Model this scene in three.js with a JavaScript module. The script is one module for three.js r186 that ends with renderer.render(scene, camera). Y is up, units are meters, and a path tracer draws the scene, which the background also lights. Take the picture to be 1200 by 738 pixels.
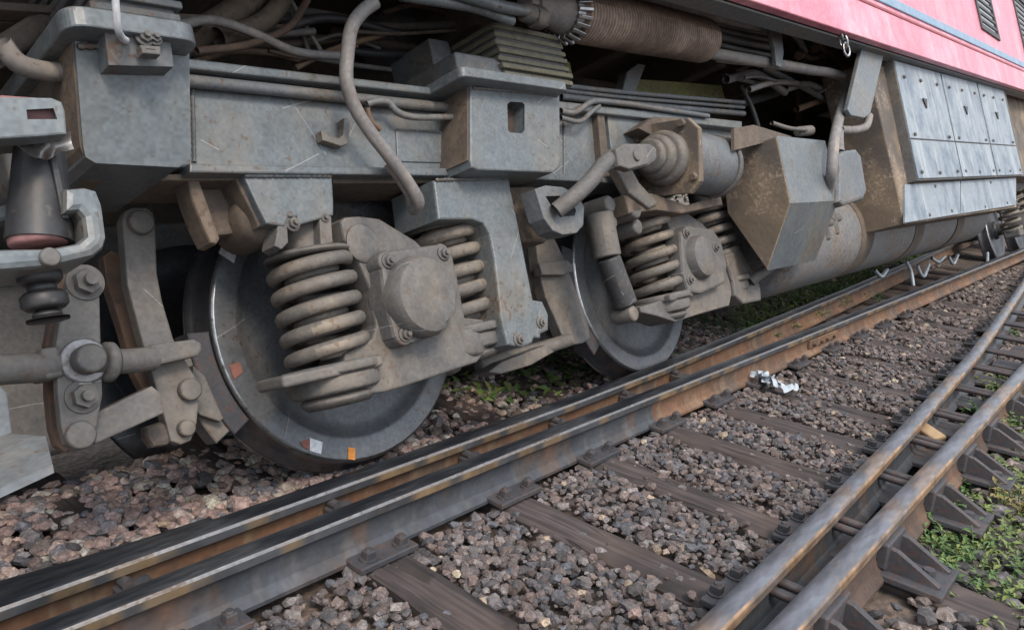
import * as THREE from 'three';
import { mergeGeometries, mergeVertices, toCreasedNormals } from 'three/addons/utils/BufferGeometryUtils.js';
import { ConvexGeometry } from 'three/addons/geometries/ConvexGeometry.js';
import { RoundedBoxGeometry } from 'three/addons/geometries/RoundedBoxGeometry.js';

// ---------------------------------------------------------------- camera, sky, sun, exposure
const scene = new THREE.Scene();
const CAM = new THREE.Vector3(0, 1.26, 0);               // 1.11 m above the rail heads
const FOC = 900, CX = 600, CY = 369;                     // lens in photograph pixels
const AX = new THREE.Vector3(0.66327055, -0.13019755, 0.73696728);   // track direction, seen from the camera
const AY = new THREE.Vector3(0.05754084, -0.97296335, -0.22367695);  // up
const AZ = new THREE.Vector3(0.74616434, 0.19076405, -0.63784626);   // towards the photographer's side
const camera = new THREE.PerspectiveCamera(2 * Math.atan(CY / FOC) * 180 / Math.PI, 1024 / 629, 0.05, 600);
camera.position.copy(CAM);
camera.up.set(-AX.y, -AY.y, -AZ.y);
camera.lookAt(CAM.x + AX.z, CAM.y + AY.z, CAM.z + AZ.z);
scene.add(camera);

const renderer = new THREE.WebGLRenderer({ antialias: true });
renderer.setSize(1024, 629);
renderer.toneMapping = THREE.LinearToneMapping;
renderer.toneMappingExposure = 1.8;
renderer.shadowMap.enabled = true;

const SUN = new THREE.Vector3(-0.25, 0.78, 0.62).normalize();
{
  const w = 256, h = 128, d = new Float32Array(w * h * 4);
  for (let j = 0; j < h; j++) for (let i = 0; i < w; i++) {
    const el = ((j + 0.5) / h - 0.5) * Math.PI, az = ((i + 0.5) / w) * 2 * Math.PI - Math.PI;
    const dir = new THREE.Vector3(Math.cos(el) * Math.cos(az), Math.sin(el), Math.cos(el) * Math.sin(az));
    const s = Math.max(0, dir.dot(SUN));
    const up = Math.max(0, dir.y);
    const cl = 0.06 * Math.sin(az * 3 + 2 * Math.sin(el * 5)) * Math.sin(el * 7 + az);
    const b = (0.53 + 0.46 * up + 0.95 * Math.pow(s, 4)) * (1 + cl);
    const k = (j * w + i) * 4;
    d[k] = b * 0.94; d[k + 1] = b * 0.99; d[k + 2] = b * 1.07; d[k + 3] = 1;
  }
  const sky = new THREE.DataTexture(d, w, h, THREE.RGBAFormat, THREE.FloatType);
  sky.mapping = THREE.EquirectangularReflectionMapping; sky.magFilter = THREE.LinearFilter; sky.needsUpdate = true;
  scene.background = sky; scene.environment = sky;
}
const sun = new THREE.DirectionalLight(0xffecd6, 1.5);
sun.position.copy(SUN).multiplyScalar(30).add(new THREE.Vector3(4, 0, -1));
sun.target.position.set(4, 0, -1);
sun.castShadow = true; sun.shadow.radius = 26; sun.shadow.mapSize.set(2048, 2048);
Object.assign(sun.shadow.camera, { left: -14, right: 14, top: 12, bottom: -12, near: 1, far: 70 });
scene.add(sun, sun.target);

// ---------------------------------------------------------------- random numbers and noise
let seed = 7;
const rnd = () => { seed = (seed * 1664525 + 1013904223) >>> 0; return seed / 4294967296; };
const rr = (a, b) => a + (b - a) * rnd();
const RT = new Float32Array(65536); for (let i = 0; i < 65536; i++) RT[i] = rnd();
function vnoise(x, y, py, px, s) {                        // tileable value noise, periods px and py
  const xi = Math.floor(x), yi = Math.floor(y); let fx = x - xi, fy = y - yi;
  fx = fx * fx * (3 - 2 * fx); fy = fy * fy * (3 - 2 * fy);
  const x0 = xi % px, x1 = (xi + 1) % px, y0 = yi % py, y1 = (yi + 1) % py, o = s * 7919;
  const h00 = RT[(x0 * 73 + y0 * 1931 + o + x0 * y0 * 17) & 65535], h10 = RT[(x1 * 73 + y0 * 1931 + o + x1 * y0 * 17) & 65535];
  const h01 = RT[(x0 * 73 + y1 * 1931 + o + x0 * y1 * 17) & 65535], h11 = RT[(x1 * 73 + y1 * 1931 + o + x1 * y1 * 17) & 65535];
  return (h00 * (1 - fx) + h10 * fx) * (1 - fy) + (h01 * (1 - fx) + h11 * fx) * fy;
}
const LAY = new Map(), LS = 1024;                       // noise fields are made once, then shared with shifts
function fbm(u, v, p, oct, s, stretch = 1) {
  const key = p * 1000 + oct * 50 + stretch; let F = LAY.get(key);
  if (!F) {
    const size = 512; F = new Float32Array(size * size); LAY.set(key, F);
    for (let j = 0; j < size; j++) for (let i = 0; i < size; i++) {
      let a = 0, w = 0.5, t = 0, q = p;
      for (let k = 0; k < oct; k++) { a += w * vnoise(i / size * q * stretch, j / size * q, q, q * stretch, k + oct * 3); t += w; w *= 0.55; q *= 2; }
      F[j * size + i] = a / t;
    }
  }
  const x = u * 512 + s * 197, y = v * 512 + s * 313, i = Math.floor(x), j = Math.floor(y), fx = x - i, fy = y - j;
  const i0 = i & 511, i1 = (i + 1) & 511, j0 = (j & 511) * 512, j1 = ((j + 1) & 511) * 512;
  return (F[j0 + i0] * (1 - fx) + F[j0 + i1] * fx) * (1 - fy) + (F[j1 + i0] * (1 - fx) + F[j1 + i1] * fx) * fy;
}
const sm = (a, b, x) => { x = Math.min(1, Math.max(0, (x - a) / (b - a))); return x * x * (3 - 2 * x); };
const mix = (a, b, t) => [a[0] + (b[0] - a[0]) * t, a[1] + (b[1] - a[1]) * t, a[2] + (b[2] - a[2]) * t];

// ---------------------------------------------------------------- procedural materials
function tex(size, fn) {                                 // fn(u, v) -> [[r, g, b] in sRGB 0..255, height 0..1]
  const c = new Uint8Array(size * size * 4), b = new Uint8Array(size * size * 4);
  for (let j = 0; j < size; j++) for (let i = 0; i < size; i++) {
    const [col, h] = fn(i / size, j / size), k = (j * size + i) * 4;
    for (let q = 0; q < 3; q++) { c[k + q] = Math.min(255, Math.max(0, col[q])); b[k + q] = Math.min(255, Math.max(0, h * 255)); }
    c[k + 3] = b[k + 3] = 255;
  }
  const mk = (a, srgb) => {
    const t = new THREE.DataTexture(a, size, size); t.wrapS = t.wrapT = THREE.RepeatWrapping;
    t.magFilter = THREE.LinearFilter; t.minFilter = THREE.LinearMipmapLinearFilter; t.generateMipmaps = true;
    if (srgb) t.colorSpace = THREE.SRGBColorSpace; t.needsUpdate = true; return t;
  };
  return [mk(c, true), mk(b, false)];
}
function mat(size, fn, rough, metal, bump, extra) {
  const [map, bumpMap] = tex(size, fn);
  return new THREE.MeshStandardMaterial({ map, bumpMap, bumpScale: bump, roughness: rough, metalness: metal, side: THREE.DoubleSide, ...extra });
}
// painted or bare metal: base colour, dust colour with its share, rust chips, scratches
function metalFn(base, dust, share, rust, chips, s, scratch = 0) {
  const sc = new Uint8Array(scratch ? LS * LS : 0);
  for (let i = 0; i < scratch; i++) {
    const x = rnd(), y = rnd(), t = rr(-1.2, 1.2), l = rr(0.02, 0.09), n = Math.ceil(l * LS * 2);
    for (let k = 0; k <= n; k++) for (let w = 0; w < 2; w++) {
      const a = Math.floor((x + (k / n - 0.5) * 2 * l * Math.cos(t)) * LS) & (LS - 1), b = (Math.floor((y + (k / n - 0.5) * 2 * l * Math.sin(t)) * LS) + w) & (LS - 1);
      sc[b * LS + a] = 1;
    }
  }
  const out = [0, 0, 0], res = [out, 0];
  return (u, v) => {
    const a = fbm(u, v, 3, 6, s), b = fbm(u, v, 7, 5, s + 11), c = fbm(u, v, 40, 3, s + 23), st = fbm(u, v, 2, 4, s + 31, 10);
    const gr = fbm(u, v, 160, 1, s + 9), k = 0.82 + 0.18 * a + 0.12 * (c - 0.5) + 0.16 * (gr - 0.5) + 0.14 * (st - 0.5) + 0.1 * (b - 0.5), kd = 0.8 + 0.4 * c;
    const d = sm(0.80 - share, 1.24 - share, 0.55 * b + 0.35 * a + 0.3 * st - 0.1) * 0.8, ch = sm(1 - chips, 1 - chips + 0.06, 0.72 * fbm(u, v, 90, 2, s + 5) + 0.34 * b - 0.06) * 0.55;
    const z = scratch && sc[(Math.floor(v * LS) & (LS - 1)) * LS + (Math.floor(u * LS) & (LS - 1))] ? 0.55 : 0;
    for (let q = 0; q < 3; q++) { let x = base[q] * k; x += (dust[q] * kd - x) * d; x += (rust[q] - x) * ch; out[q] = x + (188 - x) * z; }
    res[1] = 0.5 + 0.3 * (c - 0.5) + 0.25 * (b - 0.5) + 0.2 * (gr - 0.5) + 0.15 * d - ch * 0.3;
    return res;
  };
}
const RUST = [98, 62, 42];
const M = {
  paint: mat(1024, metalFn([105, 113, 118], [104, 97, 87], 0.42, [84, 66, 54], 0.34, 1, 18), 0.42, 0.12, 0.002),
  paintB: mat(640, metalFn([104, 110, 115], [108, 98, 87], 0.44, [92, 68, 54], 0.38, 2, 6), 0.6, 0.1, 0.0015),
  dusty: mat(640, metalFn([99, 98, 98], [110, 101, 90], 0.46, [92, 76, 66], 0.35, 3, 6), 0.7, 0.1, 0.002),
  brown: mat(640, metalFn([86, 78, 72], [104, 91, 78], 0.5, [76, 60, 50], 0.37, 4, 0), 0.85, 0.0, 0.003),
  rusty: mat(512, metalFn([76, 62, 56], [100, 82, 68], 0.5, [104, 68, 50], 0.44, 5, 0), 0.85, 0.0, 0.003),
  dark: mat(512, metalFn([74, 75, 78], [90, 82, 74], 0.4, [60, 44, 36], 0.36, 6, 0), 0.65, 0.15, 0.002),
  wheel: mat(640, metalFn([98, 102, 107], [106, 101, 95], 0.36, [82, 62, 54], 0.35, 7, 8), 0.42, 0.4, 0.001),
  tread: mat(512, metalFn([74, 76, 82], [78, 70, 66], 0.38, [66, 50, 46], 0.34, 8, 8), 0.34, 0.5, 0.0008),
  bright: mat(512, metalFn([168, 170, 172], [120, 112, 106], 0.3, [90, 74, 64], 0.34, 9, 10), 0.28, 0.9, 0.0008),
  panel: mat(640, (u, v) => {                            // sheet aluminium, cloudy oxidation and wiped streaks
    const a = fbm(u, v, 5, 5, 10), b = fbm(u, v, 2, 4, 33, 10), c = fbm(u, v, 40, 3, 12), d = fbm(u, v, 9, 4, 37);
    let col = mix([136, 146, 154], [100, 114, 127], sm(0.42, 0.68, 0.5 * a + 0.5 * d)); col = mix(col, [168, 174, 178], sm(0.5, 0.75, b) * 0.7);
    col = mix(col, [110, 112, 114], sm(0.66, 0.74, c) * 0.5);
    return [col.map((q) => q * (0.88 + 0.24 * c)), 0.5 + 0.4 * (d - 0.5)];
  }, 0.42, 0.3, 0.002),
  polished: mat(512, metalFn([128, 128, 130], [110, 98, 86], 0.42, [84, 70, 60], 0.4, 11, 0), 0.4, 0.6, 0.001),
  blackPaint: mat(512, metalFn([52, 53, 56], [82, 76, 70], 0.34, [90, 84, 78], 0.36, 21, 8), 0.5, 0.1, 0.001),
  spring: mat(512, metalFn([106, 102, 98], [130, 118, 102], 0.46, [88, 70, 58], 0.37, 12, 4), 0.7, 0.1, 0.002),
  tank: mat(640, metalFn([122, 124, 126], [112, 95, 78], 0.42, [84, 64, 50], 0.40, 13, 2), 0.65, 0.1, 0.002),
  olive: mat(512, metalFn([118, 118, 72], [88, 84, 58], 0.5, [60, 54, 42], 0.4, 14), 0.8, 0, 0.002),
  spatter: mat(768, (u, v) => {                          // box ends caked with dried mud, pale stone-chip spots
    const a = fbm(u, v, 4, 6, 41), b = fbm(u, v, 70, 2, 43), c = fbm(u, v, 9, 4, 47);
    let col = mix([88, 81, 76], [112, 99, 84], sm(0.35, 0.65, a));
    const sp = Math.max(sm(0.60, 0.70, 0.75 * b + 0.42 * (c - 0.35)), 0.5 * sm(0.56, 0.66, fbm(u, v, 130, 1, 44)) * sm(0.4, 0.6, c));
    col = mix(col, [158, 143, 124], sp * 0.62);
    return [col.map((q) => q * (0.85 + 0.3 * c)), 0.5 + 0.4 * (b - 0.5)];
  }, 0.88, 0, 0.003),
  lagging: mat(512, (u, v) => {                          // woven exhaust wrap: fine turns along u
    const t = Math.abs(((u * 48 + 0.15 * fbm(u, v, 6, 2, 3)) % 1) - 0.5) * 2, a = fbm(u, v, 5, 5, 51), b = fbm(u, v, 60, 2, 52);
    const col = mix([152, 132, 118], [112, 93, 82], sm(0.35, 0.7, a)).map((q) => q * (0.7 + 0.3 * t) * (0.85 + 0.3 * b));
    return [col, t * 0.8 + 0.2 * b];
  }, 0.9, 0, 0.004),
  rubber: mat(512, metalFn([106, 104, 88], [96, 93, 80], 0.5, [70, 64, 50], 0.35, 15), 0.8, 0, 0.002),
  hose: mat(512, metalFn([124, 122, 122], [132, 122, 112], 0.45, [84, 74, 66], 0.3, 16), 0.7, 0, 0.001),
  copper: mat(512, metalFn([124, 100, 82], [108, 92, 78], 0.5, [74, 60, 50], 0.3, 17), 0.65, 0.2, 0.001),
  pink: mat(640, metalFn([210, 124, 145], [214, 156, 164], 0.42, [196, 124, 140], 0.24, 18, 2), 0.35, 0, 0.0008),
  blueStrip: mat(512, metalFn([128, 158, 184], [150, 160, 170], 0.35, [110, 120, 130], 0.28, 19), 0.4, 0.2, 0.0006),
  redLine: mat(512, metalFn([150, 62, 72], [150, 90, 92], 0.35, [120, 60, 60], 0.3, 20), 0.5, 0, 0.0006),
  white: mat(512, metalFn([206, 210, 216], [170, 168, 166], 0.35, [120, 110, 100], 0.3, 22), 0.5, 0, 0.001),
  orange: mat(256, metalFn([206, 132, 52], [170, 110, 60], 0.3, [120, 80, 50], 0.3, 24), 0.6, 0, 0.0006),
  redPaint: mat(256, metalFn([148, 74, 58], [110, 78, 70], 0.55, [80, 60, 56], 0.4, 25), 0.6, 0, 0.0006),
  pinkPrimer: mat(256, metalFn([150, 108, 108], [128, 106, 98], 0.4, [90, 70, 66], 0.3, 26), 0.6, 0, 0.001),
  railTop: mat(512, (u, v) => {
    const a = fbm(u, v * 8, 5, 5, 61), b = fbm(u, v * 6, 30, 3, 62);
    return [mix([44, 47, 54], [78, 80, 84], sm(0.35, 0.7, a)).map((q) => q * (0.75 + 0.5 * b)), b];
  }, 0.42, 0.6, 0.001),
  railEdge: mat(512, (u, v) => {
    const a = fbm(u, v, 3, 4, 63, 3), b = fbm(u, v, 24, 3, 64);
    return [mix([122, 104, 82], [76, 78, 82], sm(0.32, 0.50, a)).map((q) => q * (0.75 + 0.5 * b)), b];
  }, 0.45, 0.4, 0.001),
  railSide: mat(1024, (u, v) => {                        // grey, oily web with rust breaking through
    const a = fbm(u, v, 3, 4, 65, 2), b = 0.6 * fbm(u, v, 22, 4, 66) + 0.4 * fbm(u, v, 90, 2, 66), c = fbm(u, v, 5, 5, 67, 6);
    let col = mix([98, 76, 64], [64, 68, 74], sm(0.26, 0.46, a));
    col = mix(col, [84, 84, 86], sm(0.5, 0.75, c) * 0.7);
    return [col.map((q) => q * (0.72 + 0.5 * b)), b];
  }, 0.62, 0.2, 0.003),
  railRust: mat(1024, (u, v) => {                        // rusted web, tan dust, a few dark runs
    const a = fbm(u, v, 3, 4, 75, 2), b = 0.6 * fbm(u, v, 22, 4, 76) + 0.4 * fbm(u, v, 90, 2, 76), c = fbm(u, v, 5, 5, 77, 6);
    let col = mix([108, 80, 62], [82, 70, 63], sm(0.42, 0.66, a));
    col = mix(col, [118, 101, 82], sm(0.46, 0.7, c) * 0.75);
    return [col.map((q) => q * (0.72 + 0.5 * b)), b];
  }, 0.78, 0.1, 0.003),
  railWorn: mat(512, (u, v) => {
    const a = fbm(u, v * 7, 4, 5, 68), b = fbm(u, v * 4, 24, 3, 69), c = fbm(u, v * 2, 9, 4, 70);
    return [mix([98, 102, 110], [118, 106, 98], sm(0.46, 0.66, 0.6 * a + 0.4 * c)).map((q) => q * (0.75 + 0.5 * b)), b];
  }, 0.38, 0.5, 0.001),
  railTan: mat(512, (u, v) => {
    const a = fbm(u, v * 4, 5, 5, 78), b = fbm(u, v * 2, 40, 3, 79);
    return [mix([112, 102, 96], [136, 112, 90], sm(0.45, 0.62, a)).map((q) => q * (0.7 + 0.6 * b)), b];
  }, 0.5, 0.35, 0.001),
  wood: mat(768, (u, v) => {
    const g = fbm(u, v, 4, 5, 71, 1), f = vnoise(u * 6 + g * 2, v * 90, 90, 4096, 5) * 0.5 + vnoise(u * 10, v * 200 + g * 6, 4096, 10, 8) * 0.5;
    const cr = sm(0.78, 0.86, vnoise(u * 5 + g, v * 46 + g * 3, 4096, 4096, 9));
    let col = mix([88, 78, 76], [60, 53, 54], sm(0.3, 0.7, f)); col = mix(col, [98, 82, 74], sm(0.5, 0.75, g) * 0.6); const w2 = 0.56 + 0.5 * fbm(u, v, 9, 4, 72);
    return [col.map((q) => q * w2 * (1 - cr * 0.35)), f * 0.4 + 0.2 * w2 + 0.2 - cr * 0.4];
  }, 0.85, 0, 0.005),
  castIron: mat(512, metalFn([66, 68, 74], [86, 76, 72], 0.4, [92, 64, 56], 0.42, 28), 0.72, 0.2, 0.002),
  dirt: mat(1024, (u, v) => {
    const a = fbm(u, v, 5, 6, 81), b = fbm(u, v, 60, 3, 82);
    return [mix([76, 67, 62], [100, 88, 80], sm(0.35, 0.65, a)).map((q) => q * (0.65 + 0.65 * b)), 0.5 * a + 0.5 * b];
  }, 0.95, 0, 0.012),
  glass: new THREE.MeshStandardMaterial({ color: new THREE.Color(0.03, 0.035, 0.04), roughness: 0.08, metalness: 0 }),
  stone: mat(256, (u, v) => { const b = fbm(u, v, 8, 5, 91), c = fbm(u, v, 50, 2, 92); const q = 165 + 110 * (b - 0.5) + 70 * (c - 0.5); return [[q, q, q], b]; }, 0.88, 0, 0.002),
};
const leafMat = (r, g, b) => new THREE.MeshPhysicalMaterial({ color: new THREE.Color(r, g, b), roughness: 0.75, side: THREE.DoubleSide, transmission: 0.25, thickness: 0, vertexColors: false });
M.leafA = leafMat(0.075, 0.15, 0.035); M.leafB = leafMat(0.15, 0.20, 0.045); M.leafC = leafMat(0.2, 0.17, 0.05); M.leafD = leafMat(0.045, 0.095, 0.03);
M.bark = mat(256, metalFn([84, 74, 64], [70, 62, 54], 0.5, [50, 44, 38], 0.3, 29), 0.9, 0, 0.01);

// ---------------------------------------------------------------- helpers
const names = {};
const numbered = (n) => { const k = names[n] || 0; names[n] = k + 1; return k ? n + '_' + String(k).padStart(3, '0') : n; };
function boxUV(g, s = 1) {                               // uv in metres from the dominant axis
  if (g.index) g = g.toNonIndexed();
  const p = g.attributes.position, n = p.count, uv = new Float32Array(n * 2), a = new THREE.Vector3(), b = new THREE.Vector3(), c = new THREE.Vector3();
  for (let i = 0; i < n; i += 3) {
    a.fromBufferAttribute(p, i); b.fromBufferAttribute(p, i + 1).sub(a); c.fromBufferAttribute(p, i + 2).sub(a); b.cross(c);
    const x = Math.abs(b.x), y = Math.abs(b.y), z = Math.abs(b.z);
    for (let k = 0; k < 3; k++) {
      const X = p.getX(i + k), Y = p.getY(i + k), Z = p.getZ(i + k);
      const [q, r] = z >= x && z >= y ? [X, Y] : x >= y ? [Z, Y] : [X, Z];
      uv[(i + k) * 2] = q * s; uv[(i + k) * 2 + 1] = r * s;
    }
  }
  g.setAttribute('uv', new THREE.BufferAttribute(uv, 2));
  return g;
}
function clean(g) {
  g = g.index ? g.toNonIndexed() : g;
  for (const k of Object.keys(g.attributes)) if (!['position', 'normal', 'uv'].includes(k)) g.deleteAttribute(k);
  g.morphAttributes = {}; return g;
}
function mesh(name, geos, material, parent = scene, opt = {}) {
  geos = (Array.isArray(geos) ? geos : [geos]).map(clean);
  let g = geos.length > 1 ? mergeGeometries(geos) : geos[0];
  if (opt.uv !== false) g = boxUV(g, opt.s || 0.8);
  const m = new THREE.Mesh(g, material); m.name = parent === scene ? numbered(name) : name;
  m.castShadow = m.receiveShadow = true; parent.add(m);
  if (opt.label) m.userData.label = opt.label;
  return m;
}
function tag(o, label, category, group, kind) {
  if (label) o.userData.label = label; if (category) o.userData.category = category;
  if (group) o.userData.group = group; if (kind) o.userData.kind = kind; return o;
}
function thing(name, label, category, group) { const o = new THREE.Group(); o.name = numbered(name); scene.add(o); return tag(o, label, category, group); }
const V3 = (x, y, z) => new THREE.Vector3(x, y, z);

// pixel of the photograph -> world ray; meets the ground, or a plane of the leaning vehicle
function ray(px, py) { const a = V3(px - CX, py - CY, FOC); return V3(a.dot(AX), a.dot(AY), a.dot(AZ)); }
function onGround(px, py, y = 0) { const d = ray(px, py); return CAM.clone().addScaledVector(d, (y - CAM.y) / d.y); }
// the vehicle leans 21 degrees away; local axes: x along the train, y up, z outwards; origin = centre of the first wheel's face
const LEAN = -21 * Math.PI / 180, WR = 0.5;
const VO = V3(3.24 * WR, CAM.y - 1.32 * WR, -4.35 * WR);
const cL = Math.cos(LEAN), sL = Math.sin(LEAN);
function P(px, py, n) {
  const d = ray(px, py), lx = d.x, ly = d.y * cL + d.z * sL, lz = -d.y * sL + d.z * cL;
  const o = CAM.clone().sub(VO), ox = o.x, oy = o.y * cL + o.z * sL, oz = -o.y * sL + o.z * cL;
  const t = (n - oz) / lz; return V3(ox + lx * t, oy + ly * t, n);
}
const P2 = (px, py, n) => { const q = P(px, py, n); return new THREE.Vector2(q.x, q.y); };
// traced outline at distance n, extruded inwards by depth, bevelled
function ex(pts, n, depth, b = 0.005, holes = []) {
  const sh = new THREE.Shape(pts.map(([x, y]) => P2(x, y, n)));
  for (const h of holes) sh.holes.push(new THREE.Path(h.map(([x, y]) => P2(x, y, n))));
  const g = new THREE.ExtrudeGeometry(sh, { depth: Math.max(0.001, depth - 2 * b), bevelEnabled: b > 0, bevelSize: b, bevelThickness: b, bevelOffset: -b, bevelSegments: 2, curveSegments: 6 });
  return g.translate(0, 0, n - depth + b);
}
// the same with a front whose distance n is given point by point ([px, py, n])
function exN(pts, depth) {
  const F = pts.map(([x, y, n]) => P(x, y, n)), tri = THREE.ShapeUtils.triangulateShape(F.map((q) => new THREE.Vector2(q.x, q.y)), []);
  const B = F.map((q) => V3(q.x, q.y, q.z - depth)), out = [], put = (...a) => a.forEach((q) => out.push(q.x, q.y, q.z));
  for (const [a, b, c] of tri) { put(F[a], F[b], F[c]); put(B[c], B[b], B[a]); }
  for (let i = 0; i < F.length; i++) { const j = (i + 1) % F.length; put(F[i], B[i], B[j]); put(F[i], B[j], F[j]); }
  const g = new THREE.BufferGeometry(); g.setAttribute('position', new THREE.Float32BufferAttribute(out, 3)); g.computeVertexNormals(); return g;
}
function bar(a, b, r0, r1 = r0, seg = 16, hex) {         // round bar from a to b
  const d = b.clone().sub(a), L = d.length();
  const g = new THREE.CylinderGeometry(r1, r0, L, hex || seg, 1);
  g.applyQuaternion(new THREE.Quaternion().setFromUnitVectors(V3(0, 1, 0), d.normalize()));
  return g.translate((a.x + b.x) / 2, (a.y + b.y) / 2, (a.z + b.z) / 2);
}
function chamfBar(a, b, r, c = 0.006, seg = 28) {        // round bar with chamfered ends
  const d = b.clone().sub(a), L = d.length();
  const g = new THREE.LatheGeometry([[0, 0], [r - c, 0], [r, c], [r, L - c], [r - c, L], [0, L]].map(([x, y]) => new THREE.Vector2(x, y)), seg);
  g.applyQuaternion(new THREE.Quaternion().setFromUnitVectors(V3(0, 1, 0), d.normalize()));
  return g.translate(a.x, a.y, a.z);
}
function tube(pts, r, seg = 10, per = 10) {
  const c = new THREE.CatmullRomCurve3(pts, false, 'centripetal');
  return new THREE.TubeGeometry(c, Math.max(4, (pts.length - 1) * per), r, seg);
}
const tubeP = (pts, r, seg, per) => tube(pts.map(([x, y, n]) => P(x, y, n)), r, seg, per);
function rbox(x0, x1, y0, y1, z0, z1, r = 0.006) {
  const g = new RoundedBoxGeometry(Math.abs(x1 - x0), Math.abs(y1 - y0), Math.abs(z1 - z0), 2, r);
  return g.translate((x0 + x1) / 2, (y0 + y1) / 2, (z0 + z1) / 2);
}
const alongN = (x, y, n0, n1, r, c) => chamfBar(V3(x, y, n0), V3(x, y, n1), r, c);
function boltGeo(px, py, n, r) {                         // washer, hexagon nut, stud end, standing on the face at n
  const q = P(px, py, n);
  return [alongN(q.x, q.y, n - 0.002, n + 0.006, r * 1.5, 0.002), bar(V3(q.x, q.y, n), V3(q.x, q.y, n + r * 1.1), r * 1.12, r * 1.05, 6, 6), bar(V3(q.x, q.y, n), V3(q.x, q.y, n + r * 1.8), r * 0.55, r * 0.5, 10)];
}
const bolt = (px, py, n, r, m, parent, name = 'bolt') => mesh(name, boltGeo(px, py, n, r), m, parent);
class Helix extends THREE.Curve {
  constructor(x, y0, y1, z, r, turns, ph) { super(); Object.assign(this, { x, y0, y1, z, r, turns, ph }); }
  getPoint(t, o = V3()) {
    const e = Math.min(1, Math.max(0, (t * this.turns - 0.5) / (this.turns - 1)));   // closed ground ends
    const a = this.ph - t * this.turns * 2 * Math.PI;
    return o.set(this.x + this.r * Math.cos(a), this.y0 + (this.y1 - this.y0) * e, this.z + this.r * Math.sin(a));
  }
}
const coil = (x, y0, y1, z, r, turns, w, ph = 0) => new THREE.TubeGeometry(new Helix(x, y0, y1, z, r, turns, ph), Math.round(turns * 26), w, 10);

//==STRUCTURE==
// ---------------------------------------------------------------- ground, ballast, rails, sleepers
const nz = (x, z, f, s) => vnoise(x * f + 900, z * f + 900, 4096, 4096, s) - 0.5;
function groundY(x, z) {                                 // top of the ballast mound
  let y = -0.045 + 0.03 * nz(x, z, 2.1, 3) + 0.018 * nz(x, z, 7, 4);
  y += 0.075 * Math.exp(-(((z + 2.14) / 0.10) ** 2)) * (Math.exp(-(((x - 1.62) / 0.42) ** 2)) + Math.exp(-(((x - 3.47) / 0.42) ** 2)));   // ballast pushed up under the wheels
  y -= 0.36 * sm(-2.7, -3.35, z);
  y -= 0.12 * sm(0.2, 2.2, z);
  return y;
}
{
  const g = mesh('ground', new THREE.PlaneGeometry(500, 500, 1, 1).rotateX(-Math.PI / 2).translate(0, -0.46, 0), M.dirt, scene, { s: 0.7 });
  tag(g, 'bare brown earth around the track', 'ground', null, 'structure');
}
const bed = (() => {
  const x0 = -3, x1 = 24, z0 = -9, z1 = 5, nx = 270, nZ = 140, g = new THREE.PlaneGeometry(1, 1, nx, nZ), p = g.attributes.position;
  for (let i = 0; i < p.count; i++) {
    const x = x0 + (p.getX(i) + 0.5) * (x1 - x0), z = z0 + (0.5 - p.getY(i)) * (z1 - z0);
    p.setXYZ(i, x, groundY(x, z) - 0.012 + 0.02 * nz(x, z, 23, 7), z);
  }
  g.computeVertexNormals();
  return tag(mesh('ballast_bed', g, M.dirt, scene, { s: 0.9 }), 'stone ballast and grit filling the track bed', 'ballast', null, 'structure');
})();

function sweep(path, prof, tile = 1.5) {                 // path: [x, z] list; prof: [across, height] list
  const n = path.length, m = prof.length, pos = [], uv = [], idx = [];
  let s = 0, per = [0]; for (let k = 1; k < m; k++) per.push(per[k - 1] + Math.hypot(prof[k][0] - prof[k - 1][0], prof[k][1] - prof[k - 1][1]));
  for (let i = 0; i < n; i++) {
    const a = path[Math.max(0, i - 1)], b = path[Math.min(n - 1, i + 1)], L = Math.hypot(b[0] - a[0], b[1] - a[1]);
    const px = -(b[1] - a[1]) / L, pz = (b[0] - a[0]) / L;
    if (i) s += Math.hypot(path[i][0] - path[i - 1][0], path[i][1] - path[i - 1][1]);
    for (let k = 0; k < m; k++) { pos.push(path[i][0] + px * prof[k][0], prof[k][1], path[i][1] + pz * prof[k][0]); uv.push(s / tile, per[k] / tile); }
  }
  for (let i = 0; i < n - 1; i++) for (let k = 0; k < m - 1; k++) { const a = i * m + k, b = a + m; idx.push(a, a + 1, b, b, a + 1, b + 1); }
  const g = new THREE.BufferGeometry(); g.setAttribute('position', new THREE.Float32BufferAttribute(pos, 3));
  g.setAttribute('uv', new THREE.Float32BufferAttribute(uv, 2)); g.setIndex(idx);
  return toCreasedNormals(g, 0.5);
}
const lerpTab = (tab, x) => { for (let i = 1; i < tab.length; i++) if (x <= tab[i][0] || i === tab.length - 1) { const [a, b] = tab[i - 1], [c, d] = tab[i]; return b + (d - b) * (x - a) / (c - a); } };
const pathOf = (f, x0, x1, st) => { const o = []; for (let x = x0; x <= x1 + 1e-6; x += st) o.push([x, f(x)]); return o; };
const mirror = (pr) => pr.map(([a, b]) => [-a, b]);
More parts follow.
